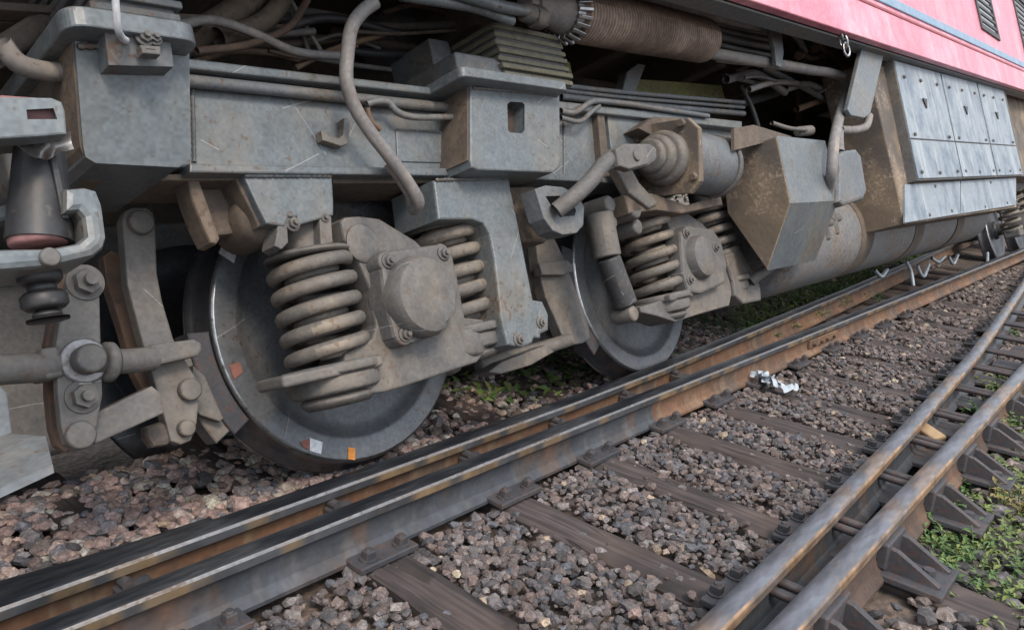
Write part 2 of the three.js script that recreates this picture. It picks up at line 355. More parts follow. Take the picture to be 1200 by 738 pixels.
function railParts(t, path, w, mats, hgt = 0.15, dy = 0, split = null) {
  const h = w / 2, top = hgt + dy;
  const run = [[-h, top - 0.010], [-h + 0.004, top - 0.004], [-h * 0.62, top], [0, top + 0.0012], [h * 0.62, top], [h - 0.006, top - 0.0025]], edgeP = [[h - 0.006, top - 0.0025], [h - 0.002, top - 0.006], [h, top - 0.010]];
  const side = [[h, top - 0.010], [h + 0.001, top - 0.032], [0.026, top - 0.044]];
  const web = [[0.026, top - 0.044], [0.018, top - 0.058], [0.017, 0.058], [0.027, 0.034], [0.05, 0.018], [0.055, 0.012], [0.055, 0.0]];
  mesh('running_surface', sweep(path, run), mats[0], t, { uv: false });
  mesh('polished_edge', sweep(path, edgeP), mats[4] || M.polished, t, { uv: false });
  mesh('head_side', [sweep(path, side), sweep(path, mirror(side))], mats[1], t, { uv: false });
  const cut = split === null ? [[path, mats[2]]] : [[path.filter((q) => q[0] <= split + 0.01), mats[2]], [path.filter((q) => q[0] >= split - 0.01), mats[3]]];
  for (const [pa, m] of cut) mesh('web_and_foot', [sweep(pa, web), sweep(pa, mirror(web))], m, t, { uv: false });
  if (split !== null) mesh('fishplate', [rbox(4.9, 5.4, 0.045, 0.1, path[0][1] + 0.012, path[0][1] + 0.036, 0.006), ...[4.97, 5.1, 5.2, 5.33].map((x) => bar(V3(x, 0.072, path[0][1] + 0.03), V3(x, 0.072, path[0][1] + 0.055), 0.016, 0.014, 6, 6))], M.railRust, t);
}
const zFront = () => -1.722;
const zBack = (x) => lerpTab([[-2, -1.900], [2.6, -1.904], [3.4, -1.925], [4.2, -1.968], [5.4, -2.035], [6.9, -2.12], [9, -2.26], [24, -3.4]], x);
const zBlade = (x) => zBack(x) - 0.072 - 0.10 * sm(1.0, -0.3, x);
const zRight = (x) => lerpTab([[-2, -0.665], [1.2, -0.672], [2.4, -0.70], [3.5, -0.742], [5.24, -0.832], [6.34, -0.912], [8.4, -1.075], [12, -1.38], [24, -2.5]], x);
const zGuard = (x) => -0.548 + 0.02 * sm(5.2, 6.2, x);
{
  const F = thing('rail', 'steel rail beside the bolted base plates, grey web turning rusty along its length', 'rail');
  railParts(F, pathOf(zFront, -2, 24, 0.5), 0.074, [M.railTop, M.railEdge, M.railSide, M.railRust], 0.15, 0, 3.0);
  const B = thing('rail', 'rail with golden rusty side just behind the rusting rail, passing under the tilted train', 'rail');
  railParts(B, pathOf(zBack, -2, 24, 0.2), 0.078, [M.railTop, M.railEdge, M.railRust]);
  const spacers = [0.72, 1.36, 1.96, 2.5, 3.05, 3.56];
  for (const x of spacers) mesh('spacer_block', [rbox(x - 0.045, x + 0.045, 0.035, 0.092, zBack(x) + 0.02, zFront() - 0.018, 0.008), bar(V3(x - 0.02, 0.10, zBack(x) + 0.02), V3(x - 0.02, 0.10, zBack(x) + 0.062), 0.018, 0.016, 6, 6)], M.castIron, B);
  const S = thing('switch_blade', 'short black switch blade end lying behind the golden rail by the pink stones', 'rail');
  railParts(S, pathOf(zBlade, -2, 1.0, 0.2), 0.07, [M.railTop, M.railTop, M.railRust, null, M.railTop], 0.122);
  const R = thing('rail', 'curving worn rail running beside the raised check rail', 'rail');
  railParts(R, pathOf(zRight, -2, 24, 0.2), 0.064, [M.railWorn, M.railTan, M.railSide, null, M.railTan]);
}

// sleepers, each with base plates and bolts
const tieX = [0.22, 0.80, 1.36, 1.965, 2.49, 3.04, 3.555, 4.045, 4.62, 5.2, 5.75, 6.3, 6.9, 7.5, 8.1, 8.7, 9.3, 9.9, 10.5, 11.1];
const tieWhere = ['beyond the near end of the check rail', 'with loose stones heaped over it', 'with a grain split at its end under the rusty rail', 'grey brown and bare beside the pale stones', 'reddish and split beside dark clods', 'smooth grey beside small tan stones', 'half sunk next to the crumpled rag', 'nearly buried just past the crumpled rag'];
tieX.forEach((x, i) => {
  const t = thing('wooden_sleeper', i < 8 ? 'dark wooden sleeper ' + tieWhere[i] : 'half buried wooden sleeper in the brown ballast well past the rag', 'sleeper', 'wooden sleepers under the rails');
  const L = 2.75, w = i < 8 ? 0.165 : 0.15, z1 = -0.2 + rr(-0.06, 0.06), g = new RoundedBoxGeometry(L, 0.14, w, 3, 0.014);
  const big = new THREE.BoxGeometry(L, 0.14, w, 60, 3, 8), p = big.attributes.position;
  for (let k = 0; k < p.count; k++) {                    // weathered, uneven timber
    const a = p.getX(k), b = p.getY(k), c = p.getZ(k), e = Math.min(1, (w / 2 - Math.abs(c)) / 0.02);
    p.setY(k, b + (b > 0 ? -0.018 * (1 - e) ** 2 + 0.014 * nz(a, i * 3 + c * 4, 3, 5) + 0.006 * nz(a * 1.5, c * 40 + i, 4, 6) : 0));
    p.setZ(k, c + 0.012 * nz(a, i * 7, 4, 8));
  }
  big.computeVertexNormals();
  big.rotateY(Math.PI / 2 + rr(-0.012, 0.012));
  const m = mesh('timber', big, M.wood, t, { uv: false }); m.position.set(x, -0.074 + rr(-0.006, 0.006) - (i > 6 ? 0.012 : 0), z1 - L / 2);
  // uv along the grain
  const q = m.geometry.attributes.position, uv = m.geometry.attributes.uv;
  for (let k = 0; k < q.count; k++) uv.setXY(k, q.getZ(k) * 0.7 + i * 0.37, (q.getX(k) + q.getY(k)) * 0.7 + i * 0.21);
  if (x < 7) for (const [zc, s, hasIn] of [[zFront(), 1, 1], [zRight(x), -1, 1]]) {
    const z0 = zc - 0.12, zz = zc + 0.125;
    const pl = mesh('base_plate', rbox(x - 0.11, x + 0.11, 0.001, 0.022, s > 0 ? z0 + 0.06 : z0 - 0.03, s > 0 ? zz : zz - 0.06, 0.005), M.castIron, t);
    for (const dx of [-0.062, 0.062]) {
      const bz = zc + s * 0.09 + s * (s < 0 ? 0.035 : 0), bx = x + dx + rr(-0.008, 0.008);
      mesh('bolt', [bar(V3(bx, 0.018, bz), V3(bx, 0.028, bz), 0.028, 0.028, 14), rbox(bx - 0.016, bx + 0.016, 0.026, 0.052, bz - 0.016, bz + 0.016, 0.004), bar(V3(bx, 0.05, bz), V3(bx, 0.058, bz), 0.013, 0.010, 10)], M.castIron, pl);
    }
  }
});

// check rail with its chairs
{
  const G = thing('check_rail', 'thick worn check rail held by gusseted chairs above the weeds', 'rail');
  railParts(G, pathOf(zGuard, -2, 24, 0.4), 0.068, [M.railWorn, M.railTan, M.rusty, null, M.railTan], 0.15, 0.006);
  for (const x of tieX.filter((q) => q < 8)) {
    const z = zGuard(x) + 0.03, c = mesh('chair', [rbox(x - 0.11, x + 0.11, 0.003, 0.026, z - 0.28, z + 0.185, 0.006), rbox(x - 0.09, x + 0.09, 0.03, 0.115, z - 0.018, z + 0.02, 0.008)], M.castIron, G);
    for (const dx of [-0.062, 0.062]) {
      const sh = new THREE.Shape([[0, 0.022], [0.16, 0.022], [0.16, 0.032], [0.035, 0.096], [0, 0.10]].map(([a, b]) => new THREE.Vector2(a, b)));
      const g = new THREE.ExtrudeGeometry(sh, { depth: 0.016, bevelEnabled: true, bevelSize: 0.003, bevelThickness: 0.003, bevelSegments: 1 }).rotateY(-Math.PI / 2).translate(x + dx + 0.008, 0, z + 0.005);
      mesh('gusset', g, M.castIron, c);
    }
    mesh('bolt', [bar(V3(x, 0.02, z + 0.12), V3(x, 0.046, z + 0.12), 0.02, 0.019, 6, 6)], M.castIron, c);
    for (const dx of [-0.03, 0.03]) mesh('spacer_bolt', bar(V3(x + dx, 0.09, zRight(x) + 0.012), V3(x + dx, 0.09, zGuard(x) - 0.012), 0.014, 0.014, 10), M.castIron, G);
  }
}
// wooden wedge jammed between the rails
{
  const q = onGround(1086, 508, 0.06), g = rbox(-0.09, 0.09, -0.03, 0.03, -0.035, 0.035, 0.012), p = g.attributes.position;
  for (let i = 0; i < p.count; i++) if (p.getX(i) > 0) p.setY(i, p.getY(i) * (1 - p.getX(i) * 5));
  g.computeVertexNormals(); g.rotateY(0.9).rotateZ(0.25);
  const m = mesh('wooden_wedge', g, mat(256, (u, v) => { const f = vnoise(u * 4, v * 60, 60, 4, 3); return [mix([176, 156, 124], [140, 116, 88], f), f]; }, 0.85, 0, 0.002), scene);
  m.position.set(q.x, 0.065, q.z); tag(m, 'pale wooden wedge lying between curving rail and check rail', 'wedge');
}

// ballast stones
const stoneGeo = [];
for (let k = 0; k < 9; k++) {
  const pts = [], n = 13 + (k % 4), sx = rr(0.85, 1.25), sy = rr(0.5, 0.75), sz = rr(0.75, 1.05);
  for (let i = 0; i < n; i++) { const y = 1 - 2 * (i + 0.5) / n, a = i * 2.399963 + k, r = Math.sqrt(1 - y * y), q = rr(0.78, 1.12); pts.push(V3(r * Math.cos(a) * q * sx, y * q * sy, r * Math.sin(a) * q * sz)); }
  stoneGeo.push(boxUV(clean(new ConvexGeometry(pts)), 0.5));
}
const pal = {
  grey: [[0.088, 0.080, 0.084], [0.115, 0.104, 0.106], [0.066, 0.062, 0.068], [0.128, 0.100, 0.092], [0.105, 0.083, 0.080], [0.074, 0.076, 0.088], [0.15, 0.132, 0.128], [0.088, 0.073, 0.072], [0.12, 0.09, 0.082]],
  pinkish: [[0.30, 0.215, 0.195], [0.37, 0.275, 0.25], [0.25, 0.185, 0.175], [0.31, 0.26, 0.245], [0.19, 0.175, 0.185], [0.38, 0.28, 0.24], [0.14, 0.14, 0.16]],
  brownish: [[0.10, 0.073, 0.065], [0.125, 0.097, 0.086], [0.15, 0.122, 0.11], [0.08, 0.064, 0.063], [0.115, 0.103, 0.103]],
  darkish: [[0.075, 0.069, 0.069], [0.105, 0.094, 0.092], [0.055, 0.052, 0.055], [0.13, 0.107, 0.097]],
};
const stones = [];
function scatter(x0, x1, z0, z1, density, sMin, sMax, palette, yOff = 0, pale = 0.02, keep = null) {
  const n = Math.round((x1 - x0) * Math.abs(z1 - z0) * density);
  for (let i = 0; i < n; i++) {
    const x = rr(x0, x1), z = rr(z0, z1), s = sMin + (sMax - sMin) * Math.pow(rnd(), 1.6) ;
    const a = rnd(), b = rnd() * 6.28, c = rr(-0.5, 0.5), d = rr(-0.5, 0.5), pick = palette[Math.floor(rnd() * palette.length)], tint = rr(0.6, 1.4), isPale = rnd() < pale, lift = rr(0, 0.028), v = Math.floor(a * stoneGeo.length);
    if (keep && !keep(x, z)) continue;
    const tie = tieX.some((t) => Math.abs(x - t) < 0.088 + s * 0.5) && z > -1.56 && z < -0.8;
    if (tie && rnd() > 0.09) continue;
    let col = pick.map((q) => q * tint); if (isPale) col = [0.30 * tint, 0.235 * tint, 0.18 * tint];
    stones.push({ x, y: groundY(x, z) + lift + yOff, z, s, e: [c, b, d], col, v });
  }
}
scatter(0.7, 3.4, -1.66, -0.75, 2900, 0.009, 0.028, pal.grey, 0.012, 0.018);
scatter(3.4, 6.2, -1.66, -0.8, 2200, 0.010, 0.028, pal.brownish.concat(pal.grey), 0.010, 0.03);
scatter(6.2, 12, -1.66, -1.0, 700, 0.018, 0.04, pal.brownish, 0.006, 0.02);
scatter(-0.2, 2.1, -3.5, -2.03, 1700, 0.014, 0.039, pal.pinkish, 0.026, 0.02, (x, z) => z < zBlade(x) - 0.06);
scatter(2.1, 5.2, -3.3, -2.05, 1200, 0.017, 0.036, pal.brownish.concat(pal.pinkish), 0.012, 0.03);
scatter(5.2, 11, -3.4, -2.3, 400, 0.018, 0.04, pal.brownish, 0.01);
scatter(0.4, 6, -1.86, -1.77, 500, 0.014, 0.028, pal.darkish, -0.015, 0);
scatter(1.2, 8, -0.47, 0.6, 520, 0.016, 0.045, pal.darkish, 0.004, 0.02);
scatter(4.4, 8, -0.9, -0.6, 500, 0.016, 0.034, pal.brownish, 0, 0.03, (x, z) => z > zRight(x) + 0.06 && z < zGuard(x) - 0.06);
{
  // the stones that show largest are meshes of their own, the rest one joined part
  const fwd = V3(AX.z, AY.z, AZ.z), right = V3(AX.x, AY.x, AZ.x), down = V3(AX.y, AY.y, AZ.y), cols = {};
  stones.forEach((t) => {
    const d = V3(t.x, t.y, t.z).sub(CAM), w = d.dot(fwd), px = CX + FOC * d.dot(right) / w, py = CY + FOC * d.dot(down) / w;
    t.px = w > 0.3 && px > 5 && px < 1195 && py > 300 && py < 735 ? t.s * (1 + (t.y - groundY(t.x, t.z)) * 8) / w : 0;
    if (t.z < -2.7) t.px = 0;
  });
  stones.sort((a, b) => b.px - a.px);
  const put = (o, t) => { o.position.set(t.x, t.y, t.z); o.rotation.set(...t.e); o.scale.setScalar(t.s); };
  const sharedMat = (c) => { const k = c.map((q) => Math.round(q * 24)).join(); if (!cols[k]) { cols[k] = M.stone.clone(); cols[k].color.setRGB(...c.map((q) => Math.min(0.95, q * 2.6))); } return cols[k]; };
  stones.slice(0, 300).forEach((t) => { const m = new THREE.Mesh(stoneGeo[t.v], sharedMat(t.col)); m.name = 'stone'; m.castShadow = m.receiveShadow = true; put(m, t); bed.add(m); });
  const rest = stones.slice(300), o = new THREE.Object3D(), c = new THREE.Color();
  for (let v = 0; v < stoneGeo.length; v++) {
    const L = rest.filter((t) => t.v === v), im = new THREE.InstancedMesh(stoneGeo[v], M.stone, L.length);
    L.forEach((t, i) => { put(o, t); o.updateMatrix(); im.setMatrixAt(i, o.matrix); im.setColorAt(i, c.setRGB(...t.col.map((q) => Math.min(0.95, q * 2.6)))); });
    im.name = 'loose_stones'; im.userData.kind = 'stuff'; im.castShadow = im.receiveShadow = true; bed.add(im);
  }
}
// crumpled rag on the ballast
{
  const q = onGround(908, 452, 0.02), geos = [];
  for (const [dx, dy, dz, L, W, rx, ry] of [[-0.02, 0.08, -0.10, 0.15, 0.06, 1.0, 0.9], [-0.01, 0.085, -0.12, 0.13, 0.05, -0.8, 1.9], [0.0, 0.06, -0.06, 0.15, 0.07, 0.7, 0.4], [-0.02, 0.035, 0.10, 0.14, 0.06, 0.25, -0.3], [0.04, 0.075, -0.09, 0.12, 0.05, 1.2, 2.5], [-0.04, 0.05, -0.02, 0.13, 0.06, 0.5, 1.3], [0.01, 0.04, 0.03, 0.13, 0.06, 0.4, 0.9], [0.05, 0.04, 0.13, 0.09, 0.04, 0.9, 0.4]]) {
    const g = new THREE.PlaneGeometry(L, W, 12, 6), p = g.attributes.position;
    for (let i = 0; i < p.count; i++) p.setZ(i, 0.07 * nz(p.getX(i) + dx * 9, p.getY(i), 16, 21) + 0.03 * nz(p.getX(i), p.getY(i) + dz * 5, 40, 22));
    g.rotateX(-Math.PI / 2 + rx).rotateY(ry).translate(dx, dy, dz); g.computeVertexNormals(); geos.push(g);
  }
  const m = mesh('plastic_rag', geos, new THREE.MeshStandardMaterial({ color: new THREE.Color(0.33, 0.38, 0.43), roughness: 0.45, side: THREE.DoubleSide }), scene);
  m.scale.setScalar(0.75); m.position.set(q.x, 0.0, q.z); tag(m, 'crumpled pale blue white plastic rag on the ballast', 'rag');
}
// ---------------------------------------------------------------- the leaning bogie
function vehicle(name, label, category) { const o = thing(name, label, category); o.position.copy(VO); o.rotation.x = LEAN; return o; }
const WB = 1.85;                                         // wheelbase
const vec2 = (a) => a.map(([x, y]) => new THREE.Vector2(x, y));
const latheN = (prof, seg = 72) => new THREE.LatheGeometry(vec2(prof), seg).rotateX(Math.PI / 2);   // profile [radius, n]
function makeWheel(parent, x, y, n, flip, rich) {
  const mv = (g) => { if (flip) g.rotateY(Math.PI); return g.translate(x, y, n); };
  const w = mesh('wheel', mv(toCreasedNormals(latheN([[0.02, 0.03], [0.115, 0.03], [0.125, 0.02], [0.135, -0.01], [0.17, -0.012], [0.27, -0.030], [0.36, -0.032], [0.396, -0.018], [0.41, -0.005], [0.422, 0], [0.488, 0]]), 0.5)), M.wheel, parent);
  mesh('rim_edge', mv(latheN([[0.488, 0], [0.496, -0.004], [0.499, -0.012]])), M.bright, w);
  mesh('tyre', mv(toCreasedNormals(latheN([[0.499, -0.012], [0.503, -0.06], [0.507, -0.088], [0.516, -0.10], [0.527, -0.112], [0.531, -0.122], [0.528, -0.134], [0.518, -0.140], [0.36, -0.140], [0.14, -0.09], [0.09, -0.13]]), 0.6)), M.tread, w);
  if (rich) mesh('flange_tip', mv(latheN([[0.5315, -0.1165], [0.5328, -0.122], [0.5315, -0.1275]])), M.bright, w);
  return w;
}
const thinMark = (pts, m, w) => mesh('paint_mark', ex(pts, 0.0035, 0.004, 0), m, w);

const bogie = vehicle('bogie', 'derailed grey locomotive bogie with coil springs and dusty wheels leaning on the rail', 'bogie');
{
  const B = bogie;
  // wheels and axles
  const w1 = makeWheel(B, 0, 0, 0, false, true), w2 = makeWheel(B, WB, -0.035, 0, false, true);
  thinMark([[256, 296], [260, 287], [278, 292], [274, 308]], M.white, w1);
  thinMark([[363, 513], [378, 518], [376, 532], [363, 528]], M.white, w1);
  thinMark([[408, 524], [416, 525], [416, 539], [408, 538]], M.orange, w1);
  thinMark([[352, 518], [362, 514], [362, 527], [354, 523]], M.redPaint, w1);
  thinMark([[268, 428], [281, 424], [284, 436], [274, 445]], M.redPaint, w1);
  for (const x of [0, WB]) {
    makeWheel(B, x, x ? -0.035 : 0, -1.21, true, false);
    mesh('axle', chamfBar(V3(x, 0, -1.2), V3(x, 0, 0.3), 0.085), M.dusty, B);
    mesh('motor_light_block', rbox(x + (x ? -0.75 : 0.12), x + (x ? -0.12 : 0.75), -0.3, 0.33, -1.0, -0.22, 0.06), M.dusty, B);  // plain motor box added to block light and view between the wheels
  }
  // third axle and motor box added ahead, out of the picture, for their shade
  makeWheel(B, -2.45, 0, 0, false, false); makeWheel(B, -2.45, 0, -1.21, true, false);
  mesh('axle', chamfBar(V3(-2.45, 0, -1.2), V3(-2.45, 0, 0.3), 0.085), M.dusty, B);
  mesh('motor_light_block', rbox(-2.3, -0.75, -0.24, 0.33, -1.1, -0.5, 0.06), M.dusty, B);
  // side frame
  const fr = mesh('side_frame', [
    ex([[62, 58], [222, 72], [457, 100], [540, 109], [655, 121], [870, 146], [880, 214], [760, 212], [655, 207], [540, 202], [217, 196], [62, 192]], 0.35, 0.24, 0.008),
    ex([[62, 47], [222, 68], [457, 96], [540, 106], [655, 118], [870, 142], [870, 151], [655, 127], [540, 114], [457, 105], [222, 80], [62, 60]], 0.405, 0.30, 0.006),
    ex([[222, 191], [540, 197], [735, 207], [735, 215], [540, 206], [222, 202]], 0.382, 0.30, 0.006)], M.paint, B);
  mesh('conduit', tubeP([[215, 94, 0.375], [320, 105, 0.375], [403, 114, 0.375], [470, 121, 0.375], [545, 128, 0.375]], 0.018, 10), M.paintB, fr);
  mesh('patch_plate', ex([[464, 152], [537, 157], [537, 191], [466, 189]], 0.356, 0.02, 0.003), M.paint, fr);
  mesh('rib', ex([[700, 128], [708, 129], [716, 208], [707, 208]], 0.385, 0.05, 0.004), M.brown, fr);
  mesh('end_plate', ex([[712, 136], [775, 143], [775, 206], [720, 206]], 0.375, 0.03, 0.004), M.paint, fr);
  mesh('bottom_plate', rbox(P(100, 200, 0.35).x, P(278, 200, 0.35).x, P(200, 199, 0.35).y - 0.022, P(200, 199, 0.35).y - 0.004, 0.10, 0.33, 0.004), M.brown, fr);
  mesh('bottom_plate', rbox(P(392, 200, 0.35).x, P(735, 210, 0.35).x, P(500, 205, 0.35).y - 0.022, P(500, 205, 0.35).y - 0.004, 0.10, 0.33, 0.004), M.brown, fr);
  // far side frame and transoms, in the dark behind the wheels
  mesh('side_frame', [rbox(-0.9, 2.8, 0.45, 0.72, -1.62, -1.42, 0.02)], M.paintB, B);
  for (const x of [-0.85, 0.93, 2.7]) mesh('transom', rbox(x - 0.14, x + 0.14, 0.46, 0.70, -1.5, 0.12, 0.03), M.paintB, B);

  // bolster brackets (the tall boxes on the frame)
  const face1 = [[86, 36, 0.55], [221, 36, 0.55], [223, 176, 0.47], [220, 188, 0.462], [209, 196, 0.458], [112, 191, 0.46], [100, 184, 0.464], [97, 172, 0.47]];
  const b1 = mesh('bolster_bracket', exN(face1, 0.42), M.paint, B);
  mesh('side_plate', exN([[82.5, 38, 0.543], [88, 38, 0.543], [98.5, 184, 0.455], [93, 172, 0.463]], 0.41), M.brown, b1);
  const slabUN = (px0, py0, px1, py1, nF, nB, th, r) => {   // horizontal plate with rounded front corners; the pixels lie on its lower front edge
    const a = P(px0, py0, nF), b = P(px1, py1, nF), v = (a.y + b.y) / 2, sh = new THREE.Shape();
    sh.moveTo(a.x, -nB); sh.lineTo(a.x, -nF + r); sh.quadraticCurveTo(a.x, -nF, a.x + r, -nF); sh.lineTo(b.x - r, -nF); sh.quadraticCurveTo(b.x, -nF, b.x, -nF + r); sh.lineTo(b.x, -nB); sh.closePath();
    const g = new THREE.ExtrudeGeometry(sh, { depth: th - 0.008, bevelEnabled: true, bevelSize: 0.004, bevelThickness: 0.004, bevelOffset: -0.004, bevelSegments: 2, curveSegments: 8 });
    return g.rotateX(-Math.PI / 2).translate(0, v + 0.004, 0);
  };
  mesh('top_plate', slabUN(78, 26, 237, 50, 0.62, 0.0, 0.045, 0.05), M.paint, b1);
  const br1 = mesh('mounting_block', exN([[122, 36, 0.60], [198, 38, 0.60], [203, 78, 0.575], [127, 76, 0.575]], 0.06), M.paintB, b1);
  bolt(168, 44, 0.602, 0.014, M.dusty, br1); bolt(180, 45, 0.602, 0.012, M.dusty, br1);
  mesh('clip', [ex([[164, 52], [188, 54], [188, 64], [167, 62]], 0.625, 0.03, 0.003, [[[169, 55], [183, 56.5], [183, 60], [170, 59]]])], M.dusty, br1);
  mesh('wire', tubeP([[134, -10, 0.70], [136, 15, 0.68], [138, 35, 0.655], [144, 46, 0.62], [147, 47, 0.6]], 0.008, 8), M.white, br1);
  // laminated rubber pads on the brackets
  const pad = (px0, py0, px1, py1, nF, nB, k, m) => {
    const a = P(px0, py0, nF), b = P(px1, py1, nF), p = mesh('suspension_pad', rbox(a.x + 0.012, b.x - 0.012, a.y, a.y + k * 0.032, nB + 0.012, nF - 0.012, 0.006), M.dark, B);
    for (let i = 0; i < k; i++) mesh('pad_layer', rbox(a.x + rr(-0.006, 0.006), b.x + rr(-0.006, 0.006), a.y + i * 0.032 + 0.004, a.y + i * 0.032 + 0.024, nB, nF + rr(-0.006, 0.006), 0.005), m, p);
  };
  pad(105, 10, 215, 26, 0.50, 0.1, 6, M.paintB); pad(592, 90, 672, 98, 0.46, 0.1, 7, M.rubber);

  const b2 = mesh('bolster_bracket', (() => {
    const g = ex([[551, 94], [656, 104], [657, 188], [655, 197], [648, 202], [561, 199], [553, 196], [551, 188]], 0.50, 0.42, 0.006, [[[593, 121], [597, 117], [612, 118], [616, 122], [616, 154], [612, 158], [598, 157], [594, 153]]]);
    return g;
  })(), M.paint, B);
  mesh('inner_wall', ex([[585, 112], [625, 114], [625, 165], [588, 163]], 0.44, 0.02, 0.002), M.rusty, b2);
  mesh('side_plate', ex([[547.5, 96], [552.5, 96], [552.5, 188], [547.5, 188]], 0.492, 0.40, 0.001), M.brown, b2);
  mesh('top_plate', slabUN(543, 91, 667, 104, 0.57, -0.05, 0.035, 0.03), M.paint, b2);
  mesh('stop_block', [rbox(P(540, 80, 0.45).x, P(596, 84, 0.45).x, P(560, 84, 0.45).y, P(560, 62, 0.45).y, 0.15, 0.44, 0.012), rbox(P(522, 80, 0.3).x, P(545, 80, 0.3).x, P(530, 84, 0.3).y, P(530, 40, 0.3).y, 0.0, 0.25, 0.012)], M.paintB, b2);

  const weld = (pts, parent, r = 0.006) => {
    const c = new THREE.CatmullRomCurve3(pts.map(([x, y, n]) => P(x, y, n))), L = c.getLength(), n = Math.max(6, Math.round(L / 0.009)), g = new THREE.TubeGeometry(c, n, r, 6), p = g.attributes.position;
    for (let i = 0; i <= n; i++) { const q = c.getPointAt(i / n), k = 0.75 + 0.5 * (i % 2) + rr(-0.15, 0.15); for (let j = 0; j <= 6; j++) { const e = i * 7 + j; p.setXYZ(e, q.x + (p.getX(e) - q.x) * k, q.y + (p.getY(e) - q.y) * k, q.z + (p.getZ(e) - q.z) * k); } }
    g.computeVertexNormals(); mesh('weld_bead', g, M.paintB, parent);
  };
  weld([[224, 82, 0.352], [226, 140, 0.352], [227, 190, 0.352]], fr); weld([[660, 128, 0.352], [661, 170, 0.352], [661, 205, 0.352]], fr);
  weld([[286, 206, 0.368], [338, 206, 0.368], [388, 206, 0.368]], fr); weld([[510, 211, 0.402], [552, 210, 0.402], [594, 209, 0.402]], fr);
  weld([[90, 54, 0.545], [150, 54, 0.545], [218, 55, 0.545]], b1, 0.007); weld([[554, 103, 0.502], [605, 107, 0.502], [654, 112, 0.502]], b2, 0.006);
  weld([[465, 152, 0.357], [500, 154, 0.357], [537, 157, 0.357]], fr, 0.004);
  // spring pocket bracket, horn legs
  const sb = mesh('spring_bracket', [ex([[284, 203], [389, 203], [391, 236], [391, 252], [352, 263], [348, 254], [338, 254], [334, 265], [312, 262], [300, 238]], 0.365, 0.22, 0.006)], M.paint, B);
  bolt(342, 262, 0.35, 0.016, M.dusty, sb); bolt(378, 256, 0.35, 0.014, M.dusty, sb);
  const hl = mesh('horn_leg', [ex([[218, 206], [232, 206], [258, 279], [254, 286], [247, 284], [238, 266], [226, 236]], 0.325, 0.09, 0.008)], M.brown, B);
  mesh('rib', ex([[272, 203], [286, 203], [312, 261], [303, 266], [296, 250]], 0.335, 0.10, 0.006), M.brown, hl);
  mesh('web', ex([[228, 206], [280, 206], [300, 258], [290, 272], [256, 276], [246, 262]], 0.24, 0.12, 0.01), M.brown, hl);
  { const q = P(306, 254, 0.28); mesh('horn_boss', [alongN(q.x, q.y, 0.10, 0.31, 0.083, 0.035)], M.brown, hl); }
  const leg = mesh('horn_leg', [ex([[508, 211], [597, 208], [599, 222], [610, 275], [625, 351], [636, 353], [643, 368], [643, 387], [634, 391], [634, 396], [626, 396], [624, 402], [612, 407], [595, 404], [587, 372], [585, 352], [579, 300], [574, 274], [567, 262], [554, 257], [514, 257]], 0.40, 0.24, 0.008)], M.paint, B);
  bolt(607, 398, 0.40, 0.016, M.dusty, leg); bolt(633, 378, 0.40, 0.014, M.dusty, leg);
  mesh('inner_web', ex([[548, 255], [566, 260], [574, 276], [582, 320], [590, 372], [576, 374], [564, 310], [552, 272]], 0.31, 0.06, 0.004), M.brown, leg);
  mesh('spring_post', ex([[327, 256], [336, 256], [338, 284], [330, 292], [322, 288]], 0.36, 0.08, 0.004), M.dusty, sb); mesh('spring_post', ex([[374, 252], [388, 250], [390, 284], [376, 288]], 0.36, 0.08, 0.004), M.dusty, sb);
  mesh('horn_leg', [ex([[598, 218], [628, 218], [634, 250], [650, 275], [640, 284], [616, 283], [604, 262]], 0.34, 0.24, 0.012)], M.brown, B);

  // springs with seats, both axle boxes
  const spring = (cx, v0, v1, n, r, w, turns, ph) => {
    const s = mesh('coil_spring', coil(cx, v0, v1, n, r - w, turns, w, ph), M.spring, B);
    mesh('inner_spring', coil(cx, v0, v1, n, r * 0.52, turns * 1.35, w * 0.72, ph + 2), M.spring, s);
    return s;
  };
  const s1 = P(371, 350, 0.24), s2 = P(527, 320, 0.22), s3 = P(762, 300, 0.25), s4 = P(836, 280, 0.22);
  spring(s1.x, -0.115, 0.168, 0.24, 0.137, 0.0225, 5.4, 0.5); spring(s2.x, -0.08, 0.27, 0.22, 0.138, 0.0235, 6.1, 1.2);
  spring(s3.x, -0.12, 0.28, 0.25, 0.138, 0.0225, 6.3, 0.3); spring(s4.x, -0.10, 0.27, 0.22, 0.132, 0.0225, 6.3, 2.0);
  for (const [q, n, top] of [[s1, 0.24, 0.188], [s2, 0.22, 0.285], [s3, 0.25, 0.295], [s4, 0.22, 0.285]])
    mesh('spring_cup', [chamfBar(V3(q.x, top, n), V3(q.x, top + 0.02, n), 0.135, 0.008), chamfBar(V3(q.x, top + 0.01, n), V3(q.x, 0.46, n), 0.085, 0.01)], M.dusty, B);
  const seat = (q, n, v, tx) => mesh('spring_seat', [chamfBar(V3(q.x, v - 0.035, n), V3(q.x, v, n), 0.155, 0.008), rbox(q.x - tx, q.x + 0.10, v - 0.04, v - 0.004, n - 0.02, n + 0.135, 0.012), chamfBar(V3(q.x, v - 0.09, n), V3(q.x, v - 0.03, n), 0.14, 0.012), chamfBar(V3(q.x, v - 0.13, n), V3(q.x, v - 0.085, n), 0.115, 0.018)], M.dusty, B);
  seat(s1, 0.24, -0.145, 0.25); seat(s2, 0.22, -0.11, 0.05); seat(s3, 0.25, -0.15, 0.12); seat(s4, 0.22, -0.13, 0.05);

